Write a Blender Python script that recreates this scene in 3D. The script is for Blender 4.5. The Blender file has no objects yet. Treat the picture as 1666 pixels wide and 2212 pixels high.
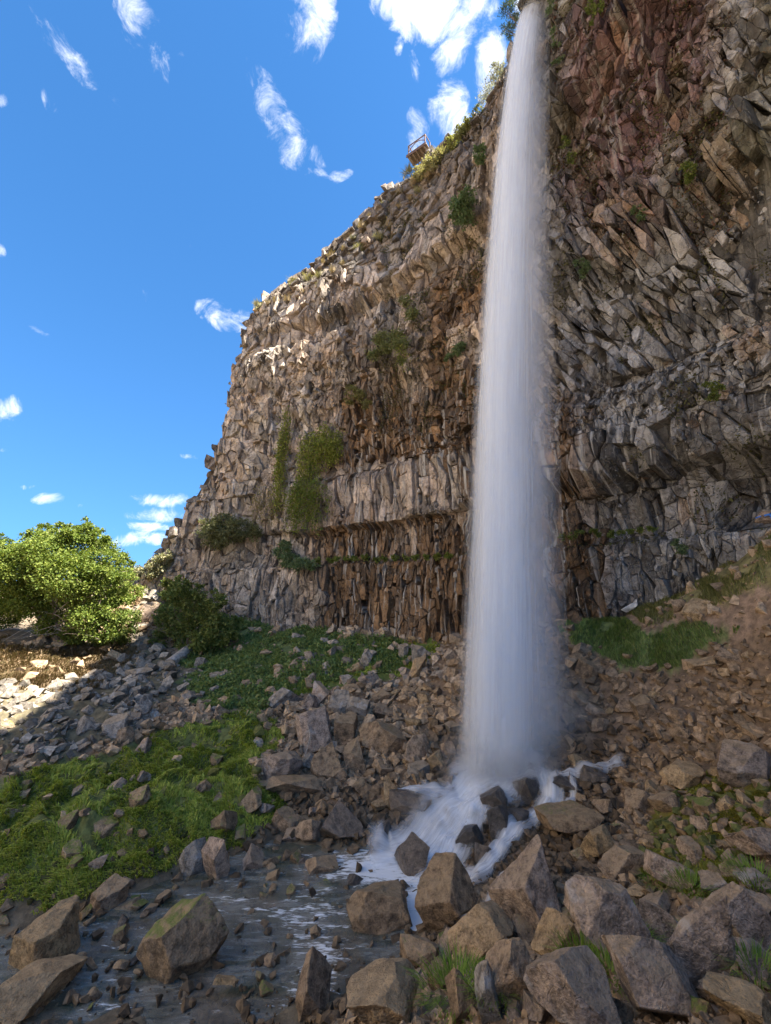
import bpy, bmesh, math, random
import numpy as np
from mathutils import Vector, Matrix, noise as mnoise
random.seed(7)
RNG = np.random.default_rng(11)
scene = bpy.context.scene
COL = scene.collection
rad = math.radians

# ------------------------------------------------------------------ camera
PITCH = rad(12.0); FPX = 928.0                     # focal length in pixels of a 1666 x 2212 picture
cam_d = bpy.data.cameras.new('camera'); cam = bpy.data.objects.new('camera', cam_d)
COL.objects.link(cam); scene.camera = cam
cam_d.sensor_fit = 'VERTICAL'; cam_d.sensor_height = 24.0; cam_d.lens = 24.0 * FPX / 2212.0
cam_d.clip_start = 0.05; cam_d.clip_end = 3000
cam.location = (0, 0, 0); cam.rotation_euler = (rad(90) + PITCH, 0, 0)

# ------------------------------------------------------------------ sky and sun
SUN_EL = rad(50.0); SUN_AZ = rad(117.0)            # azimuth from +Y towards +X
SUN_STRENGTH = 5.0; SKY_STRENGTH = 0.073
SUN_DIR = Vector((math.sin(SUN_AZ) * math.cos(SUN_EL), math.cos(SUN_AZ) * math.cos(SUN_EL), math.sin(SUN_EL)))
scene.view_settings.view_transform = 'Standard'; scene.view_settings.look = 'None'
scene.view_settings.gamma = 1.0; scene.view_settings.exposure = 2.34
scene.view_settings.use_curve_mapping = False
cy = scene.cycles
cy.use_denoising = True; cy.max_bounces = 8; cy.diffuse_bounces = 6; cy.volume_bounces = 1; cy.volume_step_rate = 3.0; cy.volume_max_steps = 48; cy.glossy_bounces = 3
cy.transmission_bounces = 4; cy.transparent_max_bounces = 24; cy.use_adaptive_sampling = False
cy.caustics_reflective = False; cy.caustics_refractive = False

def ray(px, py):
    dx = (px - 833.0) / FPX; dy = (1106.0 - py) / FPX
    return Vector((dx, math.cos(PITCH) - dy * math.sin(PITCH), math.sin(PITCH) + dy * math.cos(PITCH)))
def at(px, py, t): return ray(px, py) * t          # t = depth along the optical axis, metres
def project(P):                                    # (N,3) -> px, py, depth
    P = np.atleast_2d(np.asarray(P, float))
    D = P[:, 1] * math.cos(PITCH) + P[:, 2] * math.sin(PITCH)
    Yc = -P[:, 1] * math.sin(PITCH) + P[:, 2] * math.cos(PITCH)
    Ds = np.where(np.abs(D) < 1e-3, 1e-3, D)
    return 833 + FPX * P[:, 0] / Ds, 1106 - FPX * Yc / Ds, D

sun_d = bpy.data.lights.new('sun', 'SUN'); sun = bpy.data.objects.new('sun', sun_d); COL.objects.link(sun)
sun_d.energy = SUN_STRENGTH; sun_d.angle = rad(0.53); sun_d.color = (1.0, 0.93, 0.82)
sun.rotation_euler = (-SUN_DIR).to_track_quat('-Z', 'Y').to_euler()
sun.location = SUN_DIR * 120

class NT:                                           # small node-tree helper
    def __init__(s, tree): s.t = tree; s.n = tree.nodes; s.l = tree.links
    def node(s, typ, **kw):
        n = s.n.new(typ)
        for k, v in kw.items():
            if k.startswith('i_'):
                key = k[2:]
                key = int(key) if key.isdigit() else key.replace('_', ' ')
                s.put(n.inputs[key], v)
            else: setattr(n, k, v)
        return n
    def put(s, sock, v):
        if isinstance(v, bpy.types.NodeSocket): s.l.new(v, sock)
        else: sock.default_value = v
    def math(s, op, a, b=None, c=None, clamp=False):
        n = s.n.new('ShaderNodeMath'); n.operation = op; n.use_clamp = clamp
        s.put(n.inputs[0], a)
        if b is not None: s.put(n.inputs[1], b)
        if c is not None: s.put(n.inputs[2], c)
        return n.outputs[0]
    def vmath(s, op, a, b=None):
        n = s.n.new('ShaderNodeVectorMath'); n.operation = op
        s.put(n.inputs[0], a)
        if b is not None: s.put(n.inputs[1], b)
        return n.outputs['Value'] if op in ('DOT_PRODUCT', 'LENGTH') else n.outputs[0]
    def noise(s, vec, scale, detail=4, rough=0.55, dist=0.0, out='Fac'):
        n = s.n.new('ShaderNodeTexNoise'); n.inputs['Scale'].default_value = scale
        n.inputs['Detail'].default_value = detail; n.inputs['Roughness'].default_value = rough
        n.inputs['Distortion'].default_value = dist
        if vec is not None: s.l.new(vec, n.inputs['Vector'])
        return n.outputs[out]
    def ramp(s, fac, lo, hi, a=0.0, b=1.0):
        n = s.n.new('ShaderNodeMapRange'); n.interpolation_type = 'SMOOTHSTEP'
        s.put(n.inputs['Value'], fac); s.put(n.inputs['From Min'], lo); s.put(n.inputs['From Max'], hi)
        s.put(n.inputs['To Min'], a); s.put(n.inputs['To Max'], b)
        return n.outputs[0]
    def mix(s, fac, a, b, blend='MIX'):
        n = s.n.new('ShaderNodeMix'); n.data_type = 'RGBA'; n.blend_type = blend
        s.put(n.inputs['Factor'], fac)
        for k, v in ((6, a), (7, b)):
            if isinstance(v, (tuple, list)) and len(v) == 3: v = (*v, 1.0)
            s.put(n.inputs[k], v)
        return n.outputs[2]
    def scalevec(s, vec, sc):
        n = s.n.new('ShaderNodeMapping'); s.l.new(vec, n.inputs['Vector']); n.inputs['Scale'].default_value = sc
        return n.outputs[0]

world = bpy.data.worlds.new('World'); scene.world = world; world.use_nodes = True
W = NT(world.node_tree); W.n.clear()
skyn = W.node('ShaderNodeTexSky', sky_type='NISHITA', sun_disc=False, sun_elevation=SUN_EL, sun_rotation=SUN_AZ,
              altitude=800.0, air_density=1.0, dust_density=0.3, ozone_density=1.0)
tc = W.node('ShaderNodeTexCoord'); wd = tc.outputs['Generated']
# clouds: (direction given as a picture point, half length px, half width px, angle deg, strength)
CL = [((140, 105), 95, 26, 52, .80), ((305, 65), 110, 45, 50, .85), ((60, 300), 26, 12, 50, .0), ((100, 222), 32, 18, 45, .5),
      ((240, 225), 34, 16, 60, .55), ((133, 332), 14, 9, 45, .4), ((665, 45), 70, 52, 70, 1.1), ((610, 265), 105, 36, 48, 1.05),
      ((650, 320), 60, 26, 20, .75), ((685, 375), 30, 14, 0, .75), ((735, 375), 22, 14, -20, .75),
      ((945, 25), 125, 66, 10, 1.5), ((985, 90), 70, 46, 75, 1.2), ((1055, 150), 58, 46, 60, 1.35), ((975, 235), 62, 42, 65, 1.2),
      ((905, 150), 40, 16, 60, .7), ((862, 90), 24, 14, 70, .6), ((905, 300), 46, 26, 70, .8), ((560, 170), 24, 12, 30, .5),
      ((297, 635), 34, 13, 50, .6), ((490, 690), 58, 24, 18, .95), ((470, 655), 24, 12, 0, .8), ((525, 685), 24, 22, -20, .9),
      ((75, 716), 40, 9, 8, .75), ((15, 888), 32, 30, 30, .95), ((0, 535), 16, 12, 30, .8), ((0, 215), 14, 14, 40, .7), ((103, 1078), 28, 10, 8, .85),
      ((175, 1095), 30, 6, 6, .6), ((55, 1044), 20, 5, 4, .5), ((10, 970), 16, 6, 10, .4), ((405, 985), 22, 6, 20, .45),
      ((355, 1082), 58, 16, 6, 1.1), ((350, 1115), 60, 16, 6, 1.15), ((330, 1140), 55, 14, 5, 1.1), ((300, 1165), 80, 16, 2, 1.1),
      ((200, 1135), 60, 8, 3, .55), ((1140, 20), 70, 50, 60, 1.2), ((420, 540), 20, 7, 50, .35), ((130, 330), 14, 8, 40, .4), ((400, 118), 16, 9, 50, .45)]
blobs = []
for (p, la, lb, an, st) in CL:
    if st <= 0: continue
    c = ray(*p); n = c.length; c = c.normalized(); e = 4.0
    ax = (ray(p[0] + e * math.cos(rad(an)), p[1] + e * math.sin(rad(an))).normalized() - c) / e
    bx_ = (ray(p[0] - e * math.sin(rad(an)), p[1] + e * math.cos(rad(an))).normalized() - c) / e
    blobs.append((c, ax / (ax.length_squared) / (la * 1.12), bx_ / (bx_.length_squared) / (lb * 1.12), st + .08))
for k in range(12):                                 # larger clouds added out of view to brighten and whiten the shade
    az = rad(75 + 210 * (k + random.random()) / 12); el = rad(random.uniform(20, 75))
    c = Vector((math.sin(az) * math.cos(el), math.cos(az) * math.cos(el), math.sin(el)))
    a = c.cross(Vector((0, 0, 1))).normalized(); b = c.cross(a)
    s1 = random.uniform(.22, .40); s2 = random.uniform(.12, .22)
    blobs.append((c, a / s1, b / s2, random.uniform(.7, 1.3)))
acc = None
warp = W.noise(wd, 9.0, 2, .5, 0, 'Color')
wdw = W.vmath('ADD', wd, W.vmath('MULTIPLY', W.vmath('SUBTRACT', warp, (.5, .5, .5)), (.05, .05, .05)))
for (c, a, b, st) in blobs:                         # (the opposite point of each cloud lies below the ground)
    a = a - c * a.dot(c); b = b - c * b.dot(c)
    da = W.vmath('DOT_PRODUCT', wdw, tuple(a)); db = W.vmath('DOT_PRODUCT', wdw, tuple(b))
    r2 = W.math('MULTIPLY_ADD', da, da, W.math('MULTIPLY', db, db))
    m = W.math('MULTIPLY_ADD', r2, -.62 * st, st)
    acc = m if acc is None else W.math('MAXIMUM', acc, m)
acc = W.math('MAXIMUM', acc, 0.0)
cn = W.noise(wdw, 20.0, 8, .68, .5)
cn2 = W.noise(wdw, 7.0, 3, .5, .2)
nn = W.math('ADD', W.math('MULTIPLY', cn, .72), W.math('MULTIPLY', cn2, .28))
dens = W.math('ADD', W.math('MULTIPLY', acc, .60), W.math('MULTIPLY', W.math('SUBTRACT', nn, .5), 3.0))
dens = W.math('MULTIPLY', dens, W.ramp(acc, .0, .35))
alpha = W.ramp(dens, .24, 1.0, 0.0, .9)
cloudcol = W.mix(W.ramp(dens, .4, 1.0), (3.9, 4.1, 4.5), (4.6, 4.7, 4.8))
lift = W.vmath('NORMALIZE', W.vmath('ADD', W.vmath('MULTIPLY', wd, (1, 1, .8)), (0, 0, .29)))   # an even, clear blue down to the skyline
W.l.new(lift, skyn.inputs['Vector'])
hs = W.node('ShaderNodeHueSaturation', i_Saturation=1.31, i_Color=skyn.outputs[0])
colr = W.mix(alpha, hs.outputs[0], cloudcol)
bg = W.node('ShaderNodeBackground'); W.l.new(colr, bg.inputs['Color']); bg.inputs['Strength'].default_value = SKY_STRENGTH
world.cycles.sampling_method = 'NONE'
wo = W.node('ShaderNodeOutputWorld'); W.l.new(bg.outputs[0], wo.inputs['Surface'])
#SECTION_HELPERS
# ------------------------------------------------------------------ helpers
def mesh_np(name, V, F, mat=None, tint=None, uv=None, smooth=False):
    """mesh from vertex array and triangle array; tint = per-vertex RGBA, uv = per-vertex UV"""
    V = np.asarray(V, np.float32); F = np.asarray(F, np.int32)
    me = bpy.data.meshes.new(name)
    me.vertices.add(len(V)); me.vertices.foreach_set('co', V.ravel())
    k = F.shape[1]
    me.loops.add(F.size); me.loops.foreach_set('vertex_index', F.ravel())
    me.polygons.add(len(F)); me.polygons.foreach_set('loop_start', np.arange(0, F.size, k, dtype=np.int32))
    me.polygons.foreach_set('loop_total', np.full(len(F), k, np.int32))
    me.polygons.foreach_set('use_smooth', np.full(len(F), smooth, bool))
    me.update(calc_edges=True)
    if tint is not None:
        a = me.attributes.new('tint', 'FLOAT_COLOR', 'POINT')
        a.data.foreach_set('color', np.asarray(tint, np.float32).ravel())
    if uv is not None:
        l = me.uv_layers.new(name='uv')
        l.data.foreach_set('uv', np.asarray(uv, np.float32)[F.ravel()].ravel())
    if mat: me.materials.append(mat)
    return me
def link(name, me, parent=None, loc=None):
    o = bpy.data.objects.new(name, me); COL.objects.link(o)
    if parent: o.parent = parent
    if loc is not None: o.location = loc
    return o
def tag(o, label=None, cat=None, group=None, kind=None):
    for k, v in (('label', label), ('category', cat), ('group', group), ('kind', kind)):
        if v: o[k] = v
    return o
def thing(name, label, cat, loc=(0, 0, 0), group=None):
    o = bpy.data.objects.new(name, None); COL.objects.link(o); o.location = loc; o.empty_display_size = .2
    return tag(o, label, cat, group)

def hash01(ix, iy, seed):
    h = (ix.astype(np.int64) * 374761393 + iy.astype(np.int64) * 668265263 + seed * 974634217) & 0xFFFFFFFF
    h = ((h ^ (h >> 13)) * 1274126177) & 0xFFFFFFFF
    return ((h ^ (h >> 16)) & 0xFFFFFF) / float(0xFFFFFF)
def vnoise(x, y, seed=0):
    x = np.asarray(x, float); y = np.asarray(y, float)
    xi = np.floor(x); yi = np.floor(y); fx = x - xi; fy = y - yi
    fx = fx * fx * (3 - 2 * fx); fy = fy * fy * (3 - 2 * fy)
    a = hash01(xi, yi, seed); b = hash01(xi + 1, yi, seed); c = hash01(xi, yi + 1, seed); d = hash01(xi + 1, yi + 1, seed)
    return (a + (b - a) * fx) * (1 - fy) + (c + (d - c) * fx) * fy
def fbm(x, y, seed=0, oct=4):
    s = 0; a = .5; t = 0
    for k in range(oct):
        s = s + a * vnoise(np.asarray(x) * 2 ** k, np.asarray(y) * 2 ** k, seed + k * 17); t += a; a *= .5
    return s / t
def sstep(x, a, b):
    t = np.clip((np.asarray(x, float) - a) / (b - a), 0, 1); return t * t * (3 - 2 * t)
def in_poly(px, py, poly):
    px = np.asarray(px, float); py = np.asarray(py, float); r = np.zeros(px.shape, bool); n = len(poly)
    for i in range(n):
        x1, y1 = poly[i]; x2, y2 = poly[(i + 1) % n]
        if y1 == y2: continue
        c = ((y1 > py) != (y2 > py)) & (px < (x2 - x1) * (py - y1) / (y2 - y1) + x1)
        r ^= c
    return r
def unit(v): return v / np.maximum(np.linalg.norm(v, axis=-1, keepdims=True), 1e-9)

# ------------------------------------------------------------------ materials
def new_mat(name):
    m = bpy.data.materials.new(name); m.use_nodes = True; t = NT(m.node_tree); t.n.clear()
    out = t.node('ShaderNodeOutputMaterial'); b = t.node('ShaderNodeBsdfPrincipled')
    t.l.new(b.outputs[0], out.inputs['Surface']); b.inputs['Specular IOR Level'].default_value = .3
    return m, t, b, out
def attr(t, name, out='Color'): return t.node('ShaderNodeAttribute', attribute_name=name).outputs[out]
def bump(t, b, h, strength, dist):
    n = t.node('ShaderNodeBump'); n.inputs['Strength'].default_value = strength; n.inputs['Distance'].default_value = dist
    t.l.new(h, n.inputs['Height']); t.l.new(n.outputs[0], b.inputs['Normal'])

def mat_cliff():
    m, t, b, _ = new_mat('basalt_cliff_rock')
    tint = attr(t, 'tint'); st = attr(t, 'tint', 'Alpha')
    uv = t.node('ShaderNodeUVMap', uv_map='uv').outputs[0]
    geo = t.node('ShaderNodeNewGeometry').outputs['Position']
    n1 = t.noise(geo, .9, 5, .6); n2 = t.noise(geo, 5.0, 6, .65); n3 = t.noise(geo, 22.0, 4, .6)
    f = t.math('ADD', t.math('MULTIPLY', n1, .9), t.math('MULTIPLY', n2, .75))
    f = t.math('ADD', f, t.math('MULTIPLY', n3, .45))
    c = t.mix(1.0, tint, t.mix(t.ramp(f, .65, 1.45), (.26, .25, .24), (1.62, 1.58, 1.50)), 'MULTIPLY')
    ir = t.ramp(t.noise(geo, 1.7, 5, .7, .6), .57, .68); c = t.mix(t.math('MULTIPLY', ir, .45), c, (.20, .105, .045))      # rust patches
    lc = t.ramp(t.noise(geo, 3.1, 6, .7, .8), .58, .66); c = t.mix(t.math('MULTIPLY', lc, .4), c, (.46, .43, .38))          # pale lichen and lime
    dk = t.ramp(t.noise(geo, 1.15, 7, .72, .5), .50, .62); c = t.mix(t.math('MULTIPLY', dk, t.ramp(t.noise(geo, .16, 2, .5), .38, .62, .25, .85)), c, (.055, .043, .032))
    # drip streaks run down the face: pale lime and dark wet runs
    s1 = t.noise(t.scalevec(uv, (3.2, .16, 1)), 1.0, 4, .6, .25); s2 = t.noise(t.scalevec(uv, (2.1, .12, 1)), 1.0, 4, .6, .2)
    c = t.mix(t.math('MULTIPLY', t.ramp(s1, .52, .64), t.math('MULTIPLY', st, .85, clamp=True)), c, (.50, .47, .42))
    c = t.mix(t.math('MULTIPLY', t.ramp(s2, .55, .68), t.math('MULTIPLY', st, .9, clamp=True)), c, (.035, .026, .018))
    t.l.new(c, b.inputs['Base Color'])
    t.l.new(t.math('SUBTRACT', .9, t.math('MULTIPLY', st, .35)), b.inputs['Roughness'])
    crack = t.node('ShaderNodeTexVoronoi', feature='DISTANCE_TO_EDGE'); crack.inputs['Scale'].default_value = 1.7
    t.l.new(t.vmath('ADD', t.scalevec(geo, (1, 1, .55)), t.vmath('MULTIPLY', t.noise(geo, 2.0, 3, .5, 0, 'Color'), (.5, .5, .5))), crack.inputs['Vector'])
    h = t.math('ADD', t.math('MULTIPLY', n2, .8), t.math('MULTIPLY', n3, .5))
    h = t.math('ADD', h, t.math('MULTIPLY', t.ramp(crack.outputs['Distance'], 0, .07), .8))
    bump(t, b, h, .8, .12)
    return m
def mat_rock(name, c1, c2, rough=.85, moss=0.0, mosscol=(.10, .125, .025), wet=0.0, pale=0.0):
    m, t, b, _ = new_mat(name)
    oi = t.node('ShaderNodeObjectInfo'); rnd = oi.outputs['Random']
    tc = t.node('ShaderNodeTexCoord').outputs['Object']; geo = t.node('ShaderNodeNewGeometry')
    pos = geo.outputs['Position']
    n1 = t.noise(pos, .9, 5, .6); n2 = t.noise(pos, 4.5, 7, .68); n3 = t.noise(pos, 26.0, 4, .6)
    base = t.mix(t.ramp(t.math('ADD', n1, t.math('MULTIPLY', t.math('SUBTRACT', rnd, .5), .5)), .3, .7), c1, c2)
    f = t.math('ADD', t.math('MULTIPLY', n2, 1.0), t.math('MULTIPLY', n3, .5))
    c = t.mix(1.0, base, t.mix(t.ramp(f, .50, 1.02), (.30, .29, .28), (1.5, 1.47, 1.42)), 'MULTIPLY')
    val = t.math('ADD', .72, t.math('MULTIPLY', rnd, .5))
    comb = t.node('ShaderNodeCombineColor'); [t.l.new(val, comb.inputs[k]) for k in range(3)]
    c = t.mix(1.0, c, comb.outputs[0], 'MULTIPLY')
    sp0 = t.node('ShaderNodeSeparateXYZ'); t.l.new(geo.outputs['Normal'], sp0.inputs[0])
    du = t.ramp(t.math('ADD', sp0.outputs[2], t.math('MULTIPLY', t.math('SUBTRACT', n2, .5), .9)), .45, .85); c = t.mix(t.math('MULTIPLY', du, .0 if wet else .55), c, t.mix(n2, (.27, .19, .105), (.42, .30, .17)))
    if pale:
        c = t.mix(t.math('MULTIPLY', t.ramp(t.noise(pos, 1.6, 4, .6, .4), .56, .66), pale), c, (.50, .48, .45))
    if moss:
        sep = t.node('ShaderNodeSeparateXYZ'); t.l.new(geo.outputs['Normal'], sep.inputs[0])
        mm = t.math('ADD', t.math('MULTIPLY', sep.outputs[2], .42), t.math('ADD', t.math('MULTIPLY', t.noise(pos, 2.2, 6, .75), .75), t.math('MULTIPLY', n3, .35)))
        mm = t.ramp(mm, 1.0 - .40 * moss, 1.16 - .40 * moss)
        c = t.mix(t.math('MULTIPLY', mm, .92), c, t.mix(n2, mosscol, tuple(1.9 * x for x in mosscol)))
    t.l.new(c, b.inputs['Base Color'])
    b.inputs['Roughness'].default_value = rough
    if wet: b.inputs['Specular IOR Level'].default_value = .5
    vo = t.node('ShaderNodeTexVoronoi', feature='DISTANCE_TO_EDGE'); vo.inputs['Scale'].default_value = 2.3
    t.l.new(t.vmath('ADD', pos, t.vmath('MULTIPLY', t.noise(pos, 1.7, 3, .6, 0, 'Color'), (.9, .9, .9))), vo.inputs['Vector'])
    h = t.math('ADD', t.math('MULTIPLY', n2, 1.3), t.math('MULTIPLY', n3, .5)); h = t.math('ADD', h, t.math('MULTIPLY', t.ramp(vo.outputs['Distance'], 0, .03), .12))
    bump(t, b, h, .9, .10)
    return m
def mat_tint(name, rough=.85, grain=8.0, bumpd=.05, spec=.25, lo=(.5, .5, .5), hi=(1.35, 1.33, 1.3)):
    m, t, b, _ = new_mat(name)
    pos = t.node('ShaderNodeNewGeometry').outputs['Position']
    n2 = t.noise(pos, grain, 6, .65)
    c = t.mix(1.0, attr(t, 'tint'), t.mix(t.ramp(n2, .3, .7), lo, hi), 'MULTIPLY')
    t.l.new(c, b.inputs['Base Color']); b.inputs['Roughness'].default_value = rough
    b.inputs['Specular IOR Level'].default_value = spec
    bump(t, b, n2, .7, bumpd)
    return m
def mat_leaf(name='leaf', trans=.35):
    m, t, b, out = new_mat(name)
    c = attr(t, 'tint'); t.l.new(c, b.inputs['Base Color']); b.inputs['Roughness'].default_value = .6
    b.inputs['Specular IOR Level'].default_value = .25
    tr = t.node('ShaderNodeBsdfTranslucent')
    t.l.new(t.mix(1.0, c, (1.25, 1.3, .7), 'MULTIPLY'), tr.inputs['Color'])
    ms = t.node('ShaderNodeMixShader'); ms.inputs[0].default_value = trans
    t.l.new(b.outputs[0], ms.inputs[1]); t.l.new(tr.outputs[0], ms.inputs[2]); t.l.new(ms.outputs[0], out.inputs['Surface'])
    return m
def mat_plain(name, col, rough=.7, metal=0.0, grain=12.0, var=.35):
    m, t, b, _ = new_mat(name)
    pos = t.node('ShaderNodeNewGeometry').outputs['Position']; n = t.noise(pos, grain, 5, .6)
    c = t.mix(t.ramp(n, .3, .7), tuple(x * (1 - var) for x in col), tuple(x * (1 + var) for x in col))
    t.l.new(c, b.inputs['Base Color']); b.inputs['Roughness'].default_value = rough; b.inputs['Metallic'].default_value = metal
    bump(t, b, n, .4, .02)
    return m
M_CLIFF = mat_cliff()
M_BROWN = mat_rock('talus_boulder_brown', (.36, .255, .16), (.30, .22, .15), moss=.05)
M_TAN = mat_rock('talus_boulder_tan', (.46, .325, .175), (.39, .28, .165))
M_GREY = mat_rock('talus_boulder_grey', (.34, .305, .26), (.28, .25, .215), pale=.5)
M_PURPLE = mat_rock('talus_boulder_mauve_grey', (.37, .30, .25), (.34, .26, .20), pale=.35)
M_MOSSY = mat_rock('mossy_boulder', (.34, .245, .15), (.28, .21, .14), moss=.42)
M_WET = mat_rock('wet_boulder', (.10, .088, .078), (.14, .112, .088), rough=.35, wet=1)
M_STUFF = mat_tint('rubble_stone', grain=7.0)
M_GROUND = mat_tint('ground_soil', grain=3.5, bumpd=.12, lo=(.55, .55, .55), hi=(1.35, 1.33, 1.3))
M_LEAF = mat_leaf('leaf', .35); M_GRASS = mat_leaf('grass_blade', .3)
M_BARK = mat_plain('bark', (.16, .125, .09)); M_DEAD = mat_plain('dead_wood', (.33, .28, .22))

# ------------------------------------------------------------------ ground: a smooth surface through surveyed points
GP = []
def g_px(px, py, t): p = at(px, py, t); GP.append((p.x, p.y, p.z))
def g_z(px, py, z):
    r = ray(px, py); GP.append((r.x * z / r.z, r.y * z / r.z, z))
for p in [(370, 1960), (100, 2150), (700, 2000), (650, 2205), (300, 1960), (500, 1870), (780, 1870), (900, 1900), (200, 2080), (480, 2120), (560, 1960), (830, 1950)]:
    g_z(*p, -8.4)
for p, z in [((20, 1985), -8.1), ((280, 1915), -7.9), ((470, 1800), -7.7), ((620, 1815), -7.85), ((60, 1830), -7.2), ((300, 1760), -7.0),
             ((730, 1800), -7.8), ((980, 1850), -7.9), ((1060, 1700), -6.9), ((1180, 1690), -6.6), ((1330, 1660), -6.0), ((1130, 1900), -7.4), ((1020, 1960), -7.8),
             ((950, 2070), -7.5), ((830, 2190), -6.7), ((1000, 2190), -6.0), ((1200, 2190), -5.5), ((1400, 2180), -4.9), ((1640, 2180), -4.3),
             ((1300, 2000), -6.3), ((1500, 2000), -5.8), ((1650, 1950), -5.2), ((1250, 1850), -6.5), ((1450, 1830), -6.1), ((1640, 1780), -5.2)]:
    g_z(*p, z)
for p in [(550, 1480, 26), (300, 1680, 17.6), (150, 1550, 21), (50, 1700, 15.8), (150, 1410, 31), (300, 1310, 40), (330, 1225, 50), (700, 1337, 36),
          (480, 1310, 40), (930, 1346, 30), (1200, 1348, 22), (1500, 1345, 18), (1440, 1305, 19.5), (1300, 1338, 22.3), (1380, 1328, 21), (1230, 1343, 23), (1640, 1300, 15.5), (1640, 1180, 17), (1560, 1230, 18),
          (1250, 1450, 20.3), (1250, 1600, 17.6), (900, 1450, 26), (800, 1600, 20.3), (700, 1740, 16.6), (950, 1600, 19.5), (1450, 1500, 17), (1600, 1500, 15.2),
          (1400, 1680, 14.6), (1620, 1650, 13.2), (0, 1480, 24), (0, 1390, 30), (420, 1420, 32), (600, 1620, 19.5), (450, 1560, 22), (1050, 1350, 27),
          (250, 1250, 52), (100, 1300, 45)]:
    g_px(*p)
GP += [(14.5, 24, -1.6), (11, 27, -1.8), (18, 22, -.6), (8, 30, -1.8)] + [(0, 0, -1.75), (1.5, 2.5, -2.6), (-2.5, 2, -3.2), (5, 1, -2.0), (5, -8, -1), (-8, 0, -6.6), (-14, 4, -8.2), (-22, 8, -8.6), (-16, 12, -8.0), (-25, 20, -6.4), (-35, 30, -4.5), (-40, 5, -8.5),
       (-60, 45, -3), (-60, -20, -9), (-20, -30, -8), (10, -30, -3), (14, 6, -1.2), (17, 12, .5), (20, 18, 4), (30, 0, 3), (-45, 60, 3), (-20, 60, 6), (0, 50, 2), (20, 40, 4), (-30, 80, 4), (25, -30, 2), (35, 30, 6)]
GP = np.array(GP)
_sc = 20.0
def _tps(r2): return np.where(r2 > 1e-12, .5 * r2 * np.log(np.maximum(r2, 1e-12)), 0)
_n = len(GP); _x = GP[:, :2] / _sc
_K = _tps(((_x[:, None] - _x[None]) ** 2).sum(-1)) + np.eye(_n) * .012
_Pm = np.hstack([np.ones((_n, 1)), _x]); _A = np.zeros((_n + 3, _n + 3)); _A[:_n, :_n] = _K; _A[:_n, _n:] = _Pm; _A[_n:, :_n] = _Pm.T
_c = np.linalg.solve(_A, np.concatenate([GP[:, 2], np.zeros(3)]))
def ground0(x, y):
    x = np.asarray(x, float).ravel() / _sc; y = np.asarray(y, float).ravel() / _sc
    x = np.clip(x, -3.2, 1.8); y = np.clip(y, -1.6, 4.2)
    out = np.empty(len(x))
    for i in range(0, len(x), 20000):
        xs = x[i:i + 20000, None]; ys = y[i:i + 20000, None]
        out[i:i + 20000] = _tps((xs - _x[None, :, 0]) ** 2 + (ys - _x[None, :, 1]) ** 2) @ _c[:_n] + _c[_n] + _c[_n + 1] * xs[:, 0] + _c[_n + 2] * ys[:, 0]
    return np.clip(out, -9.5, 9)
def ground(x, y):
    x = np.asarray(x, float).ravel(); y = np.asarray(y, float).ravel()
    z = ground0(x, y)
    hm = sstep(-x, 3.5, 6) * sstep(y, 14, 16) * (1 - sstep(y, 22, 26)); z = z + hm * (np.abs(fbm(x * .8 + y * .3, y * 1.1, 123, 3) - .5) * -2.2 + .35)
    return z + (fbm(x * .55, y * .55, 3, 4) - .5) * .75 + (fbm(x * 2.1, y * 2.1, 9, 3) - .5) * .22
def axis(lo, hi, a, b, step, grow=1.16):
    v = [a]
    while v[-1] < b: v.append(v[-1] + step)
    s = step
    while v[-1] < hi: s *= grow; v.append(v[-1] + s)
    w = []; s = step; c = a
    while c > lo: s *= grow; c -= s; w.append(c)
    return np.array(w[::-1] + v)
gx = axis(-900, 900, -27, 20, .2); gy = axis(-900, 1200, 4, 46, .2)
GX, GY = np.meshgrid(gx, gy); GZ = ground(GX, GY).reshape(GX.shape)
far = np.maximum(sstep(np.abs(GX + 10), 55, 140), sstep(np.abs(GY - 20), 70, 160)); GZ = GZ * (1 - far) + -6.0 * far
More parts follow.
